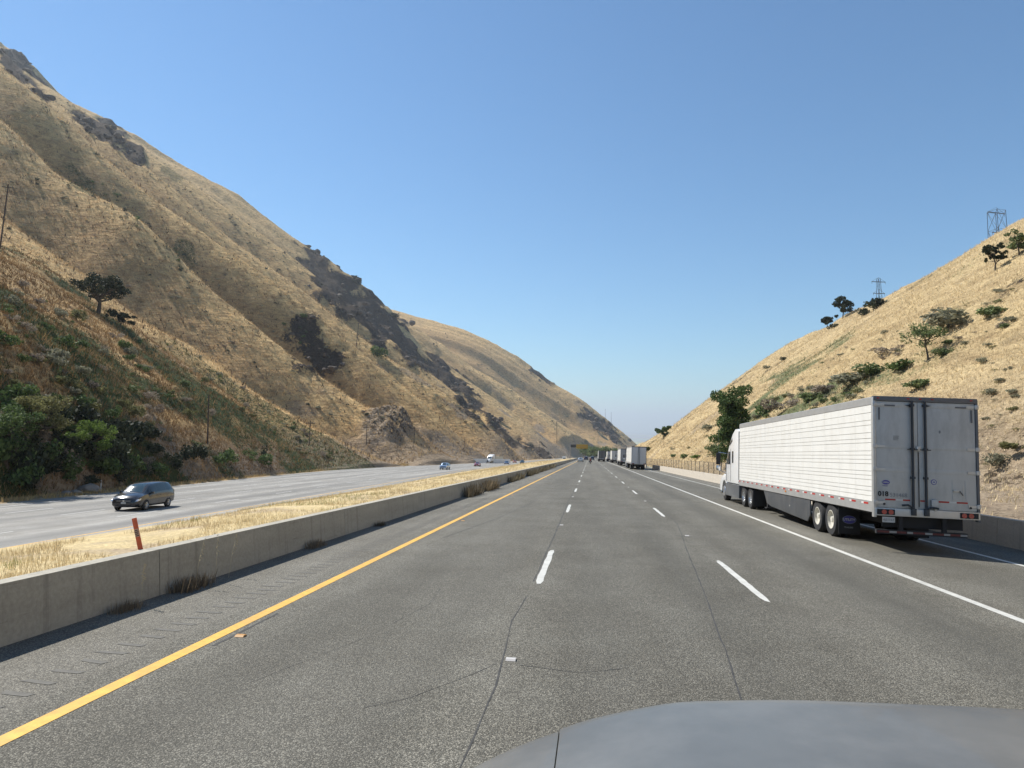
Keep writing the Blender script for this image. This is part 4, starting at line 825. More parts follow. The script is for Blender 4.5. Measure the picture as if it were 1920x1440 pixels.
def bevel_mesh(me, w, seg=2, ang=30):
    bm = bmesh.new(); bm.from_mesh(me); bmesh.ops.remove_doubles(bm, verts=bm.verts[:], dist=1e-5)
    ed = [e for e in bm.edges if len(e.link_faces) == 2 and e.calc_face_angle(0) > math.radians(ang)]
    bmesh.ops.bevel(bm, geom=ed, offset=w, segments=seg, affect='EDGES', profile=.6, clamp_overlap=True); bm.to_mesh(me); bm.free()
    me.polygons.foreach_set('use_smooth', [True]*len(me.polygons)); me.set_sharp_from_angle(angle=math.radians(35))
def bb(mb, name, mat, parent, w=.03, label=None):
    me = mb.mesh(name, mat); bevel_mesh(me, w); o = link(name, me, parent)
    if label: o['label'] = label
    return o
def text(s, size, loc, rot, mat, parent, name='lettering', bold=0.):
    cu = bpy.data.curves.new('t', 'FONT'); cu.body = s; cu.size = size; cu.align_x = 'LEFT'; cu.offset = bold; cu.resolution_u = 3; to = bpy.data.objects.new('t', cu); COL.objects.link(to)
    bpy.context.view_layer.update(); me = bpy.data.meshes.new_from_object(to.evaluated_get(bpy.context.evaluated_depsgraph_get())); bpy.data.objects.remove(to); me.name = name; me.materials.clear(); me.materials.append(mat)
    return link(name, me, parent, loc, rot)
def disc(mb, c, r, axis, h, n=28, sx=1., sz=1.):
    vs = []
    for k in range(n): a = 2*math.pi*k/n; vs.append((c[0]+r*sx*math.cos(a), c[1], c[2]+r*sz*math.sin(a)) if axis == 'y' else (c[0], c[1]+r*sx*math.cos(a), c[2]+r*sz*math.sin(a)))
    d = (0, h, 0) if axis == 'y' else (h, 0, 0); vs += [tuple(np.add(v, d)) for v in vs]
    return mb.add(vs, [tuple(range(n))[::-1], tuple(range(n, 2*n))]+[(i, (i+1) % n, n+(i+1) % n, n+i) for i in range(n)])
def wheel(parent, x, y, r, w, side, rimmat, rr=.57, dish=.10, dual=False, spokes=0, bolts=False):
    """side -1: outer face looks to -x"""
    s = side; pr = [(r*rr, -w/2), (r*.90, -w/2), (r*.965, -w*.42), (r, -w*.30), (r*.985, -w*.06), (r*.985, w*.06), (r, w*.30), (r*.965, w*.42), (r*.90, w/2), (r*rr, w/2)]
    if dual: pr = [(r*rr, -w/2), (r*.92, -w/2), (r, -w*.40), (r, -w*.10), (r*.86, -w*.04), (r*.86, w*.04), (r, w*.10), (r, w*.40), (r*.92, w/2), (r*rr, w/2)]
    wl = link('wheel', None, parent, (x, y, r))
    MB().lathe(pr, (0, 0, 0), 'x', 32).build('tyre', M_rub, wl, True)
    o = s*w/2; rp = [(r*rr*1.02, o-s*.005), (r*rr*.93, o-s*.0), (r*rr*.88, o-s*dish*.7), (r*rr*.55, o-s*dish), (r*.20, o-s*dish*.9), (r*.17, o-s*.02), (0.001, o-s*.015)]
    rm = MB().lathe(rp, (0, 0, 0), 'x', 32).build('rim', rimmat, wl, True)
    return wl, rm
# ------------------------------------------------------------------ the large white box trailer
def make_trailer(loc, rot, label, near=True, door=M_door, group=None):
    T_ = thing('semi_trailer', label, 'trailer', loc, rot, group); L, hw = 16.15, 1.295
    MB().box(-hw+.013, hw-.013, .06, L-.02, 1.05, 4.0).build('body', M_tw, T_)
    bb(MB().box(-hw+.01, hw-.01, .02, L, 4.0, 4.075), 'roof', M_alu, T_, .02)
    fr = [0, .08, .16, .21, .29, .35, .395, .48, .525, .57, .615, .69, .735, .78, .85, .895, .945, 1.0] if near else [0, .25, .5, .75, 1]
    for s in (-1, 1):
        MB().box(s*hw-.012, s*hw+.012, .1, L, 3.86, 4.05).build('top_rail', M_alu, T_); MB().box(s*hw-.014, s*hw+.014, .1, L, 1.0, 1.27).build('bottom_rail', M_alu, T_)
        for a, c in zip(fr[:-1], fr[1:]):
            z1, z0 = 3.855-2.58*a, 3.855-2.58*c; g = .0035
            MB().prism([(s*hw-s*.03, z0+g), (s*hw+s*.004, z0+g+.004), (s*hw+s*.004, z1-g-.004), (s*hw-s*.03, z1-g)], .12, L-.02, 'y').build('side_panel', M_tw, T_)
        if near or s < 0:
            for k in range(19 if near else 6):
                y = .35 + (L-.7)*k/(18 if near else 5); MB().box(s*hw+s*.0155, s*hw+s*.018, y, y+.30, 1.19, 1.24).build('reflective_tape', M_red, T_); MB().box(s*hw+s*.0155, s*hw+s*.018, y+.30, y+.46, 1.19, 1.24).build('reflective_tape', M_wtape, T_)
    if near:
        for k in range(1, 13): MB().box(-hw-.0062, -hw-.0042, L*k/13-.006, L*k/13+.006, 1.28, 3.85).build('panel_seam', M_tw, T_)
        MB().box(-hw-.03, -hw-.014, 7.95, 8.1, 1.10, 1.16).build('side_marker', M_amb, T_)
    # rear frame
    for s in (-1, 1): bb(MB().box(s*hw-.055 if s > 0 else -hw-.012, s*hw+.012 if s > 0 else -hw+.055, -.01, .13, .88, 4.05), 'corner_post', M_alu if s < 0 else M_dal, T_, .012)
    bb(MB().box(-hw, hw, -.014, .13, 3.955, 4.085), 'header', M_dal, T_, .012)
    for x in (-1.18, -.42, -.12, .18, 1.14): bb(MB().box(x-.03, x+.03, -.035, -.012, 4.015, 4.045), 'marker_light', M_tl, T_, .006)
    sill = bb(MB().box(-hw+.004, hw-.004, -.03, .12, .93, 1.13), 'sill', M_alu, T_, .015, 'scuffed metal bumper sill')
    for s in (-1, 1):
        x0 = -1.24 if s < 0 else .80; bx = MB().box(x0, x0+.44, -.042, -.028, .96, 1.10).build('light_box', M_und, T_)
        for k in (0, 1):
            q = disc(MB(), (x0+(.17 if s < 0 else .09)+.17*k, -.044, 1.03), .062, 'y', -.014).build('tail_light', M_tl, bx, True)
    if not near:
        for s in (-1, 1): bb(MB().box(min(0, s*1.22)+.006, max(0, s*1.22)-.006, .0, .05, 1.15, 3.94), 'door', door, T_, .01)
        for x in (-.12, .12): MB().tube([(x, -.03, 1.0), (x, -.03, 3.95)], .03, 6).build('lock_rod', M_rod, T_)
        MB().box(-.6, .6, 1.0, 13.5, .62, 1.0).build('chassis', M_und, T_)
    else:
        xs = -.185
        for s in (-1, 1):
            a, c = (-1.232, xs-.006) if s < 0 else (xs+.006, 1.232)
            d = bb(MB().box(a, c, .012, .06, 1.15, 3.945), 'door', door, T_, .008)
            for z0, z1 in ((2.70, 2.80), (2.08, 2.19), (3.80, 3.90)): bb(MB().box(a+.02, c-.02, .004, .0115, z0, z1), 'door_band', door, d, .002)
            for z in (3.86, 2.75, 2.14, 1.27):
                h = bb(MB().box(s*1.27-.05, s*1.27+.05, -.03, .0, z-.055, z+.055), 'hinge', M_alu, T_, .01); MB().box(min(s*1.22, s*1.02), max(s*1.22, s*1.02), -.012, .003, z-.035, z+.035).build('hinge_strap', M_alu, h)
            MB().box(min(s*1.06, s*.75), max(s*1.06, s*.75), -.004, .0035, 3.82, 3.86).build('scuff_strip', M_dal, d); MB().box(min(s*1.17, s*1.13), max(s*1.17, s*1.13), -.004, .0035, 3.45, 3.78).build('scuff_strip', M_dal, d)
        for x in (-.34, -.02):
            r_ = MB().tube([(x, -.045, .98), (x, -.045, 3.97)], .034, 8).build('lock_rod', M_rod, T_, True)
            for z in (3.86, 2.70, 1.95): MB().box(x-.055, x+.055, -.06, .0, z-.03, z+.03).build('rod_guide', M_rod, r_)
            MB().prism([(x, 3.89), (x+(-.16 if x < -.1 else .16), 3.86), (x, 3.80)], -.02, .0, 'y').build('cam_keeper', M_rod, r_)
            MB().box(x-.13, x+.13, -.062, -.04, 2.675, 2.70).build('lock_handle', M_rod, r_); bb(MB().box(x-.06, x+.06, -.085, -.01, .97, 1.15), 'cam_lock', M_rod, r_, .01)
            MB().tube([(x-.02, -.08, 1.16), (x-.16, -.10, 1.24), (x-.30, -.08, 1.22)] if x < -.1 else [(x, -.07, 1.17), (x+.12, -.09, 1.2), (x+.28, -.07, 1.18)], .028, 6).build('lock_handle', M_rod, r_)
        MB().tube([(xs, -.02, 1.2), (xs, -.02, 2.62)], .008, 5).build('door_seal', M_ink, T_); bb(MB().box(xs-.05, xs+.05, -.03, -.0, 2.66, 2.78), 'latch_plate', M_alu, T_, .006)
        bb(MB().box(.10, .26, -.07, .0, 1.22, 1.40), 'document_box', M_pl, T_, .012, 'small white box on the right door'); MB().box(.17, .23, -.05, -.01, 1.11, 1.22).build('box_bracket', M_pl, T_)
        for a, c, mt in [(-1.02, -.76, M_red), (-.76, -.58, M_wtape), (-.58, -.40, M_red), (-.15, -.04, M_red), (.30, .56, M_red), (.56, .74, M_wtape), (.74, 1.01, M_red)]: MB().box(a, c, .0065, .0095, 1.335, 1.375).build('reflective_tape', mt, T_)
        R90 = (math.pi/2, 0, 0)
        text('018', .175, (-1.20, .002, 1.44), R90, M_ink, T_, bold=.007); text('531468', .145, (-.905, .002, 1.43), R90, M_grey, T_)
        e = disc(MB(), (-1.0, .004, 1.80), .10, 'y', -.004, 28, 1, .58).build('emblem', M_blue, T_, label='violet oval maker emblem'); text('Utility', .065, (-1.088, -.003, 1.782), R90, M_pl, e, bold=.002); text('TRAILERS', .034, (-1.09, .003, 1.695), R90, M_blue, T_, bold=.001)
        s1 = disc(MB(), (.19, .004, 1.86), .07, 'y', -.004).build('round_sticker', M_blue, T_, label='round blue ring sticker'); disc(MB(), (.19, -.0005, 1.86), .054, 'y', -.003).build('sticker_face', M_pl, s1); disc(MB(), (.19, -.004, 1.86), .03, 'y', -.003, 16, 1, .5).build('sticker_mark', M_blue, s1)
        for k, w_ in enumerate((.15, .13, .14, .12)): MB().box(-.80, -.80+w_, .0075, .0098, 3.02-.033*k, 3.036-.033*k).build('small_print', M_grey, T_)
        disc(MB(), (.36, .004, 3.18), .025, 'y', -.004, 14, 1, 1.7).build('small_decal', M_grey, T_)
        v_ = MB()
        for a, c, d0, d1 in [(.64, .655, 1.42, 1.93), (.955, .97, 1.42, 1.93), (.655, .955, 1.915, 1.93), (.655, .955, 1.42, 1.435)]: v_.box(a, c, .004, .009, d0, d1)
        v_.build('vent_door_frame', M_door, T_); bb(MB().box(.66, .80, -.03, .004, 1.635, 1.68), 'vent_latch', M_alu, T_, .008); MB().tube([(.80, -.03, 1.66), (.88, -.035, 1.55)], .014, 6).build('vent_handle', M_dal, T_)
        for k in range(6): MB().box(.90, .93, .003, .009, 1.47+.065*k, 1.505+.065*k).build('rivet_plate', M_alu, T_)
        for x in (-1.05, 1.07): disc(MB(), (x, .0, 1.235), .03, 'y', -.02, 14).build('rubber_bumper', M_ink, T_)
        pl = MB().box(-1.10, -.79, -.01, .0, .76, .90).build('licence_plate', M_pl, T_); text('4JS1163', .085, (-1.085, -.0125, .80), R90, M_grey, pl, bold=.002)
        MB().box(-1.0, 1.0, .25, .30, .62, .93).build('rear_crossmember', M_und, T_)
        # underrun guard
        g = MB().box(-1.24, 1.0, .02, .12, .46, .57).build('underrun_guard', M_und, T_)
        for a, c, mt in [(-1.22, -.92, M_red), (-.92, -.74, M_wtape), (-.74, -.50, M_red), (-.48, -.34, M_wtape), (-.34, -.04, M_red), (-.04, .14, M_wtape), (.14, .42, M_red), (.42, .57, M_wtape), (.57, .82, M_red), (.82, .99, M_wtape)]: MB().box(a, c, .0145, .0185, .49, .54).build('reflective_tape', M_redsh if mt is M_red else M_whsh, g)
        for x in (-.62, .45): MB().box(x-.05, x+.05, .03, .12, .57, .95).build('guard_upright', M_und, T_)
        for s in (-1, 1): bb(MB().box(s*.45-.06, s*.45+.06, .3, 6.3, .62, 1.0), 'slider_rail', M_und, T_, .01)
        MB().box(-1.15, 1.15, .35, 12.8, .93, 1.04).build('floor_frame', M_und, T_)
        for s in (-1, 1):
            bb(MB().prism([(5.25, 1.02), (11.45, 1.02), (10.9, .50), (10.3, .40), (5.55, .24), (5.25, .50)], s*1.26-.02, s*1.26+.02), 'side_skirt', M_skirt, T_, .01, 'slate grey aerodynamic side skirt')
        disc(MB(), (-1.282, 7.6, .62), .03, 'x', -.004, 12).build('skirt_decal', M_pl, T_)
        for s in (-1, 1):
            lg = bb(MB().box(s*.95-.07, s*.95+.07, 11.75, 11.92, .25, 1.0), 'landing_leg', M_und, T_, .012); bb(MB().box(s*.95-.13, s*.95+.13, 11.68, 12.0, .20, .25), 'foot_plate', M_und, lg, .01)
            MB().tube([(s*.95, 11.85, .5), (s*.95, 12.5, 1.0)], .03, 6).build('brace', M_und, lg)
    for y in (3.38, 4.63):
        MB().tube([(-1.0, y, .5), (1.0, y, .5)], .07, 8).build('axle', M_und, T_)
        for s in (-1, 1): wheel(T_, s*.97, y, .51, .56, s, M_rim, .57, .13, True)
    for s in (-1, 1):
        f = bb(MB().box(s*.97-.31, s*.97+.31, 2.63, 2.655, .16, .92), 'mud_flap', M_und, T_, .006, 'black mud flap with oval emblem')
        if near and s < 0:
            e = disc(MB(), (-.97, 2.628, .58), .20, 'y', -.003, 28, 1, .62).build('emblem', M_grey, f); disc(MB(), (-.97, 2.6245, .58), .185, 'y', -.003, 28, 1, .60).build('emblem_field', M_blue, e)
            text('UTILITY', .098, (-1.15, 2.619, .55), (math.pi/2, 0, 0), M_pl, e, bold=.003); text('TRAILERS', .062, (-1.12, 2.628, .33), (math.pi/2, 0, 0), M_grey, f, bold=.002)
    return T_
# ------------------------------------------------------------------ tractor
def make_tractor(loc, rot, label, group=None, cabmat=M_cab):
    t_ = thing('truck_tractor', label, 'truck', loc, rot, group)
    cab = bb(MB().prism([(0, 1.02), (0, 3.70), (.25, 3.86), (.9, 3.88), (1.6, 3.62), (2.25, 3.18), (2.62, 2.86), (3.30, 2.02), (3.32, 1.02)], -1.22, 1.22), 'cab', cabmat, t_, .10)
    MB().prism([(2.60, 2.80), (3.26, 2.02), (3.30, 2.06), (2.64, 2.86)], -1.05, 1.05).build('windscreen', M_ws, t_)
    for s in (-1, 1):
        x0, x1 = sorted((s*1.218, s*1.227)); a, c = sorted((s*1.215, s*1.232))
        bb(MB().prism([(1.25, 2.10), (1.25, 2.72), (1.60, 2.72), (1.60, 2.10)], x0, x1), 'sleeper_window', M_gl, t_, .02)
        bb(MB().prism([(2.05, 2.02), (2.05, 2.70), (2.55, 2.72), (3.02, 2.12), (3.05, 2.02)], x0, x1), 'door_window', M_gl, t_, .02)
        MB().prism([(1.55, 3.42), (2.15, 3.12), (2.15, 3.02), (1.5, 3.25)], x0, x1).build('roof_window', M_gl, t_)
        MB().prism([(1.93, 1.10), (1.93, 2.85), (1.945, 2.85), (1.945, 1.10)], a, c).build('door_seam', M_dal, t_)
        MB().box(s*1.20-.03, s*1.20+.03, -.32, .0, 1.1, 3.72).build('side_extender', M_dal, t_)
        for z in (1.4, 2.3, 3.2): MB().box(s*1.23-.02, s*1.23+.02, -.30, -.22, z, z+.12).build('extender_clip', M_ink, t_)
        bb(MB().prism([(-.35, .34), (-.35, 1.0), (3.0, 1.0), (3.05, .34)], s*1.18-.10, s*1.18+.06), 'side_fairing', M_fair, t_, .04, 'dark grey tank fairing')
        for z in (.40, .72): MB().box(min(s*1.242, s*1.27), max(s*1.242, s*1.27), .1, 2.8, z, z+.06).build('fairing_trim', M_chrome, t_)
        MB().box(min(s*1.241, s*1.25), max(s*1.241, s*1.25), 1.30, 1.33, .38, .98).build('fairing_seam', M_ink, t_)
        bb(MB().prism([(2.95, .98), (3.0, 1.22), (3.30, 1.42), (3.80, 1.46), (4.45, 1.30), (4.90, .98), (4.98, .52), (4.35, .50), (4.27, .82), (3.95, 1.09), (3.50, 1.10), (3.18, .92)], s*.98-.24, s*.98+.22), 'fender', cabmat, t_, .05)
        h = bb(MB().prism([(4.62, .98), (4.95, .92), (4.97, .70), (4.7, .72)], s*1.0-.16, s*1.0+.215), 'headlight', M_lamp, t_, .03)
        m_ = bb(MB().box(s*1.62-.12, s*1.62+.12, 3.22, 3.34, 1.98, 2.62), 'mirror', M_ink, t_, .04); bb(MB().box(s*1.62-.11, s*1.62+.11, 3.22, 3.33, 1.66, 1.93), 'convex_mirror', M_chrome, m_, .04)
        MB().tube([(s*1.2, 3.2, 2.6), (s*1.62, 3.28, 2.66)], .025, 6).build('mirror_arm', M_chrome, m_); MB().tube([(s*1.2, 3.3, 1.55), (s*1.62, 3.28, 1.66)], .025, 6).build('mirror_arm', M_chrome, m_)
        MB().tube([(s*1.62, 3.28, 2.62), (s*1.63, 3.30, 4.0)], .009, 5).build('antenna', M_rod, m_)
        MB().tube([(s*1.05, -.55, 1.0), (s*1.05, -.55, 1.9)], .05, 8).build('rear_stack', M_und, t_)
        wheel(t_, s*1.03, 3.72, .51, .30, s, M_rimA, .60, -.06)
        for y in (-2.5, -1.13): wheel(t_, s*.93, y, .51, .58, s, M_rimA, .58, .10, True)
        f = bb(MB().box(s*.95-.3, s*.95+.3, -3.2, -3.17, .18, .88), 'mud_flap', M_und, t_, .006)
    bb(MB().prism([(3.28, .80), (3.28, 1.96), (3.9, 1.84), (4.5, 1.62), (4.90, 1.35), (5.02, 1.02), (5.0, .55), (3.4, .55)], -.80, .80), 'hood', cabmat, t_, .09)
    MB().box(-.52, .52, 4.985, 5.03, .62, 1.22).build('grille', M_und, t_); bb(MB().box(-1.2, 1.2, 4.75, 5.12, .32, .56), 'bumper', M_chrome, t_, .05)
    bb(MB().box(-.48, .48, -3.3, 4.6, .55, .85), 'chassis', M_und, t_, .02); MB().lathe([(.001, .98), (.5, .98), (.5, 1.03), (.001, 1.03)], (0, -1.9, 0), 'z', 20).build('fifth_wheel', M_und, t_)
    for y in (-2.5, -1.13, 3.72): MB().tube([(-.9, y, .5), (.9, y, .5)], .07, 8).build('axle', M_und, t_)
    return t_
YT = 18.86
def truck(Y, X, roll, lab_t, lab_c, near=False, group=None, door=M_door, tractor=True):
    z = float(rz(X))-.005
    a = make_trailer((X, Y, z), (0, roll, 0), lab_t, near, door, group)
    if tractor: make_tractor((X, Y+16.62, z), (0, roll*.8, 0), lab_c, None if not group else group+' tractors')
truck(YT, 8.72, .028, 'large white ribbed box trailer with dark door rods beside our lane', 'white tractor with sleeper cab pulling the large ribbed trailer', True)
M_door2 = plain('pale_grey_door', (.60, .61, .62), .5, vary=.03); M_door3 = plain('mid_grey_door', (.36, .37, .38), .5, vary=.06)
truck(121, 8.60, .025, 'clean white box trailer next ahead of the ribbed trailer in its lane', 'white tractor hidden before the clean white box trailer', door=M_door2)
truck(163, 8.55, .025, 'white trailer with grey swing doors following the second truck ahead', 'tractor ahead of the grey-door trailer', door=M_door3)
truck(222, 8.45, .02, 'white trailer just past the grey-door trailer in the truck queue', 'tractor ahead of the third queued trailer', door=M_door2)
truck(272, 8.3, .02, 'far white trailer at the head of the truck queue', 'tractor leading the truck queue', door=M_door2)
M_door4 = plain('dark_tarped_door', (.15, .15, .15), .7, vary=.2); truck(258, 4.55, .01, 'dark-doored trailer driving in the lane left of the queue', 'tractor of the dark-doored trailer', door=M_door4)
# ------------------------------------------------------------------ cars
def section(st):
    y, hw, zl, zm, zb, zt, tw = st
    return [(0, zl), (hw*.80, zl), (hw*.965, zl+.13), (hw, zm), (hw*.965, zb), (tw, zt-.055), (tw*.84, zt), (0, zt+.025)]
def catmull(S, n):
    S = np.array(S, float); out = []
    for i in range(len(S)-1):
        p0, p1, p2, p3 = S[max(i-1, 0)], S[i], S[i+1], S[min(i+2, len(S)-1)]
        for k in range(n):
            t = k/n; q = .5*((2*p1)+(-p0+p2)*t+(2*p0-5*p1+4*p2-p3)*t*t+(-p0+3*p1-3*p2+p3)*t**3); q[0] = p1[0]+(p2[0]-p1[0])*t; out.append(q)
    out.append(S[-1]); return np.array(out)
VAN = [(2.56,.62,.34,.50,.60,.66,.50),(2.50,.80,.28,.52,.70,.78,.62),(2.25,.93,.24,.58,.84,.92,.74),(1.85,.975,.24,.62,.95,1.02,.80),(1.45,.985,.24,.63,1.00,1.10,.82),(.80,.99,.24,.64,1.03,1.50,.735),(.35,.99,.24,.64,1.04,1.66,.70),(-.5,.99,.24,.64,1.07,1.735,.69),(-1.5,.99,.24,.64,1.10,1.72,.68),(-2.15,.98,.26,.65,1.12,1.63,.66),(-2.45,.95,.30,.66,1.10,1.36,.68),(-2.56,.86,.36,.64,.92,1.02,.70)]
def scale_stations(S, L, W, H): return [(a*L/5.12, b*W/1.98, c, d*H/1.75, e*H/1.75, f*H/1.75, g*W/1.98) for a, b, c, d, e, f, g in S]
SED = [(2.30,.62,.32,.48,.56,.60,.50),(2.22,.78,.24,.50,.66,.70,.60),(1.9,.88,.22,.54,.76,.82,.70),(1.1,.90,.22,.56,.86,.93,.74),(.95,.90,.22,.56,.87,.98,.74),(.25,.905,.22,.57,.90,1.36,.62),(-.3,.905,.22,.57,.92,1.44,.60),(-.9,.905,.22,.58,.94,1.42,.60),(-1.55,.90,.22,.58,.95,1.08,.68),(-1.75,.89,.22,.58,.95,1.04,.70),(-2.15,.86,.26,.58,.92,1.0,.68),(-2.28,.76,.34,.56,.82,.88,.60)]
SUV = [(2.28,.68,.36,.62,.74,.80,.58),(2.2,.84,.30,.64,.86,.94,.68),(1.8,.93,.28,.68,.98,1.06,.76),(1.1,.94,.28,.70,1.04,1.14,.78),(.5,.945,.28,.70,1.08,1.62,.70),(.1,.945,.28,.70,1.10,1.72,.68),(-1.2,.945,.28,.72,1.12,1.72,.67),(-2.0,.935,.28,.72,1.12,1.62,.66),(-2.2,.92,.32,.72,1.08,1.30,.70),(-2.28,.84,.40,.70,.92,1.0,.70)]
def make_car(loc, rot, label, S, mat, wb, wr, ws, side, name='car', detail=False, cat='car', group=None, rim=M_rimA):
    """S stations front to back; ws=(front of windscreen, top), side windows [(ya,yb)...]"""
    o = thing(name, label, cat, loc, rot, group); C_ = catmull(S, 5 if detail else 3); secs = [section(c) for c in C_]; n = 15
    V = []; 
    for c, s in zip(C_, secs): V += [(x, c[0], z) for x, z in s] + [(-x, c[0], z) for x, z in s[-2:0:-1]]
    m_ = len(secs[0])*2-2; F = [(i*m_+k, i*m_+(k+1) % m_, (i+1)*m_+(k+1) % m_, (i+1)*m_+k) for i in range(len(secs)-1) for k in range(m_)] + [tuple(range(m_)), tuple(range((len(secs)-1)*m_, len(secs)*m_))[::-1]]
    MB().add(V, F).build('body', mat, o, True); ys = C_[:, 0][::-1]
    def P(y, k, f, off, s):      # point on side face between section points k and k+1
        c = np.array([np.interp(y, ys, C_[:, j][::-1]) for j in range(7)]); q = section(c); a, b_ = np.array(q[k]), np.array(q[k+1]); p = a+(b_-a)*f; d = np.array([b_[1]-a[1], -(b_[0]-a[0])]); d = d/(np.hypot(*d)+1e-9); p = p+d*off; return (s*p[0], y, p[1])
    def panel(y0, y1, k, f0, f1, off, s, nn=6, cut=0, cut2=0):
        v = []
        for i in range(nn+1):
            y = y0+(y1-y0)*i/nn
            for j in range(4):
                f = f0+(f1-f0)*j/3; yy = y + (cut*(f-f0) if i == 0 else 0) + (cut2*(f-f0) if i == nn else 0); v.append(P(yy, k, f, off, s))
        return MB().add(v, [(i*4+j, i*4+j+1, i*4+j+5, i*4+j+4) for i in range(nn) for j in range(3)])
    for s in (-1, 1):
        for i, (a, c, ca, cb) in enumerate(side): panel(a, c, 4, .10, .90, .007, s, 6, ca, cb).build('side_window', M_gl, o, True)
    def top_panel(ya, yb, off, mt, nm, w=.93):
        v = []; nn = 6
        for i in range(nn+1):
            y = ya+(yb-ya)*i/nn; c = np.array([np.interp(y, ys, C_[:, j][::-1]) for j in range(7)]); q = section(c)
            for f in (-1, -.5, 0, .5, 1): x = f*q[5][0]*w; z = np.interp(abs(x), [q[7][0], q[6][0], q[5][0]], [q[7][1], q[6][1], q[5][1]]); v.append((x, y, z+off))
        return MB().add(v, [(i*5+j, i*5+j+1, i*5+j+6, i*5+j+5) for i in range(nn) for j in range(4)]).build(nm, mt, o, True)
    top_panel(ws[0], ws[1], .010, M_ws, 'windscreen'); top_panel(ws[2], ws[3], .010, M_gl, 'rear_window')
    W_ = max(s[1] for s in S)
    for y in wb:
        for s in (-1, 1):
            disc(MB(), (s*(W_*.985), y, wr*1.02), wr*1.13, 'x', s*.012, 26).build('wheel_arch', M_und, o); w_, r_ = wheel(o, s*(W_-.085), y, wr, .21, s, rim, .66, .03)
            if detail:
                for k in range(5): a = 6.283*k/5+.3; MB().tube([(s*.11, .05*math.cos(a), .05*math.sin(a)), (s*.105, wr*.62*math.cos(a), wr*.62*math.sin(a))], .03, 5).build('spoke', rim, w_)
    yf = S[0][0]; yb_ = S[-1][0]; hF = S[1][4]
    for s in (-1, 1):
        bb(MB().prism([(yf-.62, hF+.17), (yf-.10, hF+.015), (yf-.03, hF-.09), (yf-.52, hF-.03)], s*W_*.80-.14, s*W_*.80+.11), 'headlight', M_lamp, o, .03)
        bb(MB().box(s*W_*.78-.10, s*W_*.78+.09, yb_-.0, yb_+.22, S[-2][4]-.28, S[-2][4]-.02), 'tail_light', M_tl, o, .03)
        bb(MB().box(s*(W_+.09)-.10, s*(W_+.09)+.10, ws[0]-.55, ws[0]-.38, S[4][4]+.02, S[4][4]+.19), 'mirror', mat, o, .04)
    bb(MB().box(-W_*.50, W_*.50, yf-.10, yf+.012, hF-.13, hF-.01), 'grille', M_und, o, .02); bb(MB().box(-W_*.55, W_*.55, yf-.12, yf+.015, .33, .42), 'lower_intake', M_und, o, .02)
    for y, nm in ((yf+.02, 'licence_plate'), (yb_-.02, 'licence_plate')): MB().box(-.16, .16, y-.006, y+.006, .50 if y > 0 else .72, .60 if y > 0 else .84).build(nm, M_pl, o)
    if detail:
        for s in (-1, 1):
            for y in (.95, -.18, -1.35): panel(y-.008, y+.008, 3, .05, .98, .004, s, 1).build('door_seam', M_ink, o); panel(y-.008, y+.008, 2, .3, 1.0, .004, s, 1).build('door_seam', M_ink, o)
            for y in (.0, -.40): bb(MB().box(s*.985-.02, s*.985+.02, y-.09, y+.09, .93, .965), 'door_handle', mat, o, .01)
            panel(1.3, -2.0, 1, .55, .75, .008, s, 6).build('sill_trim', M_chrome, o)
        bb(MB().box(-.46, .46, 2.565, 2.585, .665, .685), 'grille_bar', M_chrome, o, .004); disc(MB(), (0, 2.58, .675), .06, 'y', .012, 20, 1.2, .8).build('badge', M_chrome, o)
        for s in (-1, 1): bb(MB().box(s*.66-.13, s*.66+.13, 2.36, 2.50, .36, .45), 'fog_lamp_recess', M_und, o, .03)
    return o
M_vang = paint('dark_bronze_grey_paint', (.014, .015, .019), .25, .22)
hd = lambda Y: math.atan2(np.interp(Y+5, YEL[:, 0], YEL[:, 1])-np.interp(Y-5, YEL[:, 0], YEL[:, 1]), 10)
make_car((-31.3, 44.6, LZ+.006), (0, 0, math.pi + .13), 'dark bronze-grey minivan on the oncoming carriageway', scale_stations(VAN, 5.12, 1.98, 1.86), M_vang, (1.52, -1.52), .335, (1.42, .55, -2.2, -2.47), [(1.00, .10, -.42, 0), (.0, -1.15, 0, 0), (-1.27, -2.15, 0, .22)], 'minivan', True, 'minivan')
def far_car(px_, py_, S, col, label, wb, ws, side, oncoming=True, z=None, name='car', cat='car', Yfix=None, sx=1.0):
    p = at_z(px_, py_, LZ if oncoming else 0.); zz = LZ if oncoming else float(rz(p.x))
    return make_car((p.x, p.y, zz+.006), (0, 0, math.pi+hd(p.y) if oncoming else 0), label, S, paint('paint_'+cat+str(px_), col), wb, .33, ws, side, name, False, cat)
sedw = (.98, .22, -1.0, -1.58); seds = [(.60, -.30, -.35, 0), (-.38, -1.2, 0, .25)]; sw = (1.3, -1.32)
suvw = (1.12, .48, -2.02, -2.2); suvs = [(.85, -.15, -.3, 0), (-.25, -1.1, 0, 0), (-1.2, -1.95, 0, .1)]
far_car(834, 880.5, SUV, (.30, .38, .50), 'pale blue-white car on the oncoming carriageway', sw, suvw, suvs)
far_car(895, 874.5, SED, (.30, .05, .07), 'red car on the oncoming carriageway before the white tractor', sw, sedw, seds)
far_car(950, 870.5, SED, (.07, .10, .20), 'blue car beside the white panel fence', sw, sedw, seds)
far_car(979, 870.5, SUV, (.05, .09, .11), 'dark teal SUV on the oncoming carriageway', sw, suvw, suvs, name='suv')
far_car(1088.5, 866.5, SED, (.45, .48, .50), 'silver-white car driving ahead in the left lane', sw, sedw, seds, False)
far_car(1099, 863.2, SUV, (.05, .04, .07), 'dark purple SUV far ahead beyond the silver car', sw, suvw, suvs, False, name='suv')
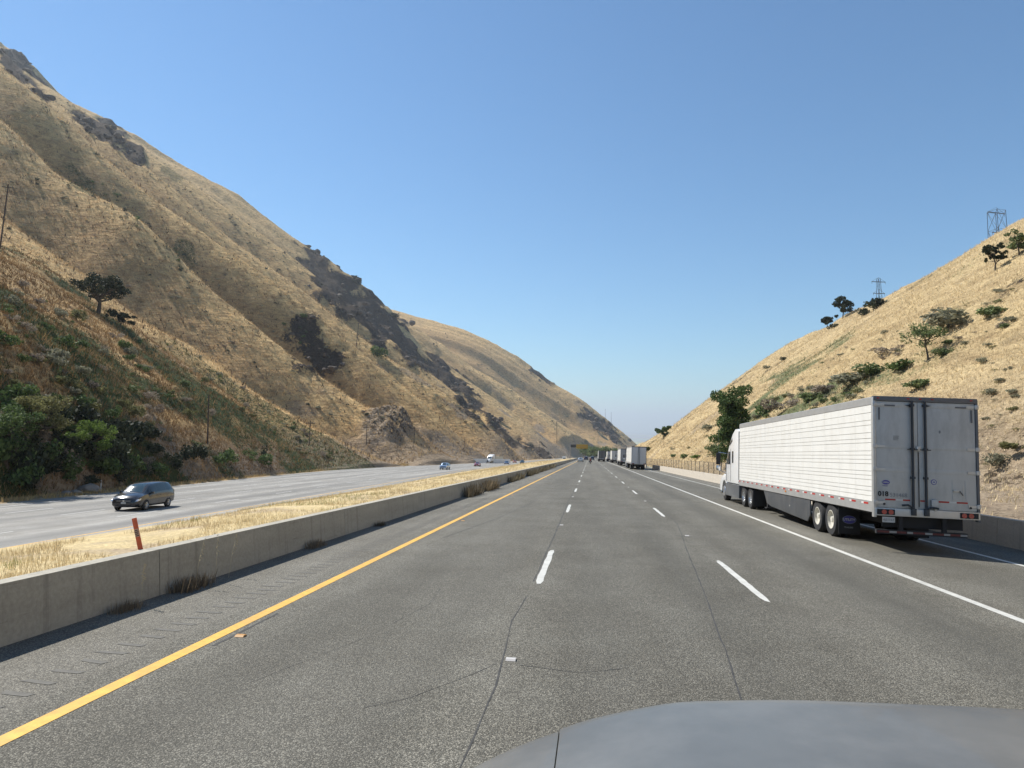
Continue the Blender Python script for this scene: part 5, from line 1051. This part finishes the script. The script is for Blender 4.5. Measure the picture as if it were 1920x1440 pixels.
far_car(1110.5, 863.0, SUV, (.03, .04, .06), 'blackish SUV far ahead of the motorcycle', sw, suvw, suvs, False, name='suv')
far_car(1076, 862.6, SED, (.55, .56, .57), 'white car beyond the median wall near the sign', sw, sedw, seds, True)
far_car(965, 868.2, SED, (.50, .14, .03), 'orange car at the end of the white panel fence', sw, sedw, seds)
# oncoming white tractor with a cream box load, and a white box truck
q = at_z(917, 868.6, LZ); rz_ = math.pi-.0+.02
ot = make_tractor((q.x+.6, q.y+6.5, LZ), (0, 0, math.pi-.34), 'white sleeper-cab tractor coming past the white panel fence')
M_cream = plain('cream_load', (.52, .48, .38), .7, vary=.08)
fb = thing('flatbed_trailer', 'short flatbed with stacked cream crates behind the oncoming white tractor', 'trailer', (q.x+.6, q.y+6.5, LZ), (0, 0, math.pi-.34))
bb(MB().box(-1.25, 1.25, -10.5, -.5, 1.05, 1.25), 'deck', M_und, fb, .02)
for k in range(6):
    for j in range(3): bb(MB().box(-1.2, 1.2, -8.3+1.35*k, -7.0+1.35*k, 1.26+.58*j, 1.80+.58*j), 'crate', M_cream, fb, .02)
for y in (-9.5, -8.2):
    for s in (-1, 1): wheel(fb, s*.95, y, .51, .56, s, M_rim, .57, .12, True)
p = at_z(1058, 866, LZ); bt = thing('box_truck', 'small white box truck coming beyond the median wall', 'truck', (p.x, p.y, LZ), (0, 0, math.pi))
bb(MB().box(-1.15, 1.15, -6.5, -.2, .85, 3.4), 'cargo_box', M_tw, bt, .05); bb(MB().prism([(-.2, .55), (-.2, 2.4), (.6, 2.45), (1.3, 1.6), (2.2, 1.35), (2.3, .55)], -1.0, 1.0), 'cab', M_cab, bt, .10)
MB().prism([(.62, 2.36), (1.26, 1.62), (1.30, 1.66), (.66, 2.42)], -.85, .85).build('windscreen', M_ws, bt); MB().box(-.55, .55, 2.28, 2.33, .65, 1.05).build('grille', M_und, bt)
for s in (-1, 1): bb(MB().box(s*.75-.14, s*.75+.14, 2.24, 2.32, .95, 1.15), 'headlight', M_lamp, bt, .02)
for y in (1.4, -4.6):
    for s in (-1, 1): wheel(bt, s*.85, y, .40, .30, s, M_rim, .6, .05)
# ------------------------------------------------------------------ motorcycle and rider
p = at_z(1107, 869.6, 0); mc = thing('motorcycle', 'dark motorcycle carrying a rider in the middle lane', 'motorcycle', (p.x, p.y, 0), (0, 0, 0)); M_bike = paint('black_bike_paint', (.03, .03, .032), .3)
for y in (.72, -.72):
    w_ = link('wheel', None, mc, (0, y, .32)); MB().lathe([(.2, -.06), (.29, -.075), (.32, -.03), (.32, .03), (.29, .075), (.2, .06)], (0, 0, 0), 'x', 24).build('tyre', M_rub, w_, True); MB().lathe([(.205, -.04), (.19, -.02), (.05, -.03), (.05, .03), (.19, .02), (.205, .04)], (0, 0, 0), 'x', 20).build('rim', M_rimA, w_, True)
bb(MB().prism([(-.55, .62), (-.95, .86), (-.9, .95), (-.3, .80), (.1, .98), (.45, .95), (.62, 1.15), (.72, .85), (.4, .45), (-.3, .38)], -.15, .15), 'frame_body', M_bike, mc, .05); bb(MB().box(-.13, .13, -.98, -.90, .80, .90), 'tail_light', M_tl, mc, .02)
MB().tube([(-.36, .42, 1.05), (0, .55, 1.02), (.36, .42, 1.05)], .018, 6).build('handlebar', M_bike, mc); bb(MB().box(-.13, .13, -1.0, -.96, .55, .68), 'licence_plate', M_pl, mc, .005)
for s in (-1, 1): bb(MB().box(s*.30-.10, s*.30+.10, -.85, -.35, .50, .80), 'pannier', M_bike, mc, .04)
M_jack = plain('rider_jacket', (.16, .06, .04), .8); M_helm = plain('white_helmet', (.65, .65, .65), .25, coat=.5)
me = bpy.data.meshes.new('body'); sk = [(0, -.30, .86, .17, .15), (0, -.26, 1.10, .19, .14), (0, -.12, 1.34, .21, .14), (0, -.06, 1.46, .09, .09), (0, .0, 1.52, .07, .07), (-.24, -.10, 1.36, .08, .08), (-.36, .10, 1.18, .065, .065), (-.35, .40, 1.08, .05, .05), (.24, -.10, 1.36, .08, .08), (.36, .10, 1.18, .065, .065), (.35, .40, 1.08, .05, .05), (-.20, .05, .84, .11, .11), (-.24, .22, .72, .09, .09), (-.22, -.02, .34, .06, .06), (-.22, .12, .28, .045, .045), (.20, .05, .84, .11, .11), (.24, .22, .72, .09, .09), (.22, -.02, .34, .06, .06), (.22, .12, .28, .045, .045)]
ed = [(0, 1), (1, 2), (2, 3), (3, 4), (2, 5), (5, 6), (6, 7), (2, 8), (8, 9), (9, 10), (0, 11), (11, 12), (12, 13), (13, 14), (0, 15), (15, 16), (16, 17), (17, 18)]
me.from_pydata([s[:3] for s in sk], ed, []); rd = thing('person', 'motorcycle rider in a brown-red jacket and white helmet, seated and gripping the bars', 'person', (p.x, p.y, 0)); bo = link('body', me, rd)
bo.modifiers.new('s', 'SKIN'); bo.modifiers.new('d', 'SUBSURF').levels = 1
for i, s in enumerate(sk): me.skin_vertices[0].data[i].radius = s[3:5]; me.skin_vertices[0].data[i].use_root = (i == 0)
bpy.context.view_layer.update(); bm_ = bpy.data.meshes.new_from_object(bo.evaluated_get(bpy.context.evaluated_depsgraph_get())); bo.modifiers.clear(); bo.data = bm_; bm_.materials.clear(); bm_.materials.append(M_jack); bm_.polygons.foreach_set('use_smooth', [True]*len(bm_.polygons))
MB().lathe([(.001, 1.79), (.08, 1.775), (.125, 1.72), (.14, 1.65), (.13, 1.57), (.10, 1.51), (.07, 1.50)], (0, .04, 0), 'z', 20).build('helmet', M_helm, rd, True); MB().lathe([(.141, 1.62), (.146, 1.65), (.141, 1.70)], (0, .045, 0), 'z', 20).build('visor', M_gl, rd, True)
# ------------------------------------------------------------------ our own vehicle's hood
M_hood = plain('silver_hood_paint', (.125, .125, .118), .40, .15, vary=.14, scale=3, coat=.12, dirt=(.26, .25, .23), dirt_amt=.4)
hd_ = thing('car_hood', 'silver-grey hood of the vehicle we ride in', 'car hood', (1.33, 0, 0))
nu_, nv_ = 71, 41; V = []
for j in range(nv_):
    v = j/(nv_-1)
    for i in range(nu_):
        u_ = -1 + 2*i/(nu_-1); d = abs(u_)*2.0
        zs = float(np.interp(d, [0, .67, .95, 1.14, 1.33, 1.53, 1.70, 1.83, 2.0], [1.474, 1.466, 1.452, 1.428, 1.392, 1.332, 1.26, 1.19, 1.06]))
        yf = 2.62 - .30*(d/1.9)**3; y = 1.15 + (yf-1.15)*v; e = max(0, v-.86)/.14
        z = zs + .055*(2.5-y) - .20*e**2.2 + .030*math.exp(-((d-1.05)/.035)**2)*(1-.5*v) - .010*math.exp(-((d-1.42)/.012)**2)
        V.append((u_*2.0, y, z))
P_ = np.array(V).reshape(nv_, nu_, 3)
for _ in range(3): P_[:, 1:-1, 2] = (P_[:, :-2, 2]+2*P_[:, 1:-1, 2]+P_[:, 2:, 2])/4
ia = 10
for nm, a_, b__ in (('fender', 0, ia+1), ('hood_panel', ia, nu_-ia), ('fender', nu_-ia-1, nu_)):
    Q = P_[:, a_:b__].copy()
    if nm == 'hood_panel': Q[:, 0, 0] += .005; Q[:, -1, 0] -= .005; Q[..., 2] += .004
    else: Q[..., 2] -= .004
    link(nm, mesh_np(nm, Q.reshape(-1, 3), grid_faces(nv_, b__-a_), M_hood), hd_)
M_trim = plain('black_trim', (.03, .03, .03), .6)
for x_ in (-.55, .15):
    nz = bb(MB().box(x_-.03, x_+.03, 1.72, 1.80, 1.50, 1.535), 'washer_nozzle', M_trim, hd_, .012)
# ------------------------------------------------------------------ air
m = bpy.data.materials.new('haze_air'); m.use_nodes = True; t = NT(m)
for n in list(t.n):
    if n.type != 'OUTPUT_MATERIAL': t.n.remove(n)
pv = t.new('ShaderNodeVolumePrincipled'); pv.inputs['Color'].default_value = (.86, .93, 1.0, 1); pv.inputs['Density'].default_value = 1.05e-4; pv.inputs['Anisotropy'].default_value = .25
t.l.new(pv.outputs[0], t.n['Material Output'].inputs['Volume'])
hz = MB().box(-30500, 30500, -30500, 30500, -191, 575).build('haze', m); hz['kind'] = 'stuff'; hz['level'] = 1; hz['label'] = 'thin pale haze filling the air of the pass'
# ------------------------------------------------------------------ tip the road frame downhill
bpy.context.view_layer.update()
for o in list(scene.objects):
    if o.parent is None and o.type in ('MESH', 'EMPTY') and o.get('level') is None:
        o.matrix_world = GRADE @ o.matrix_world
for o in scene.objects:
    if o.get('level') is not None: del o['level']
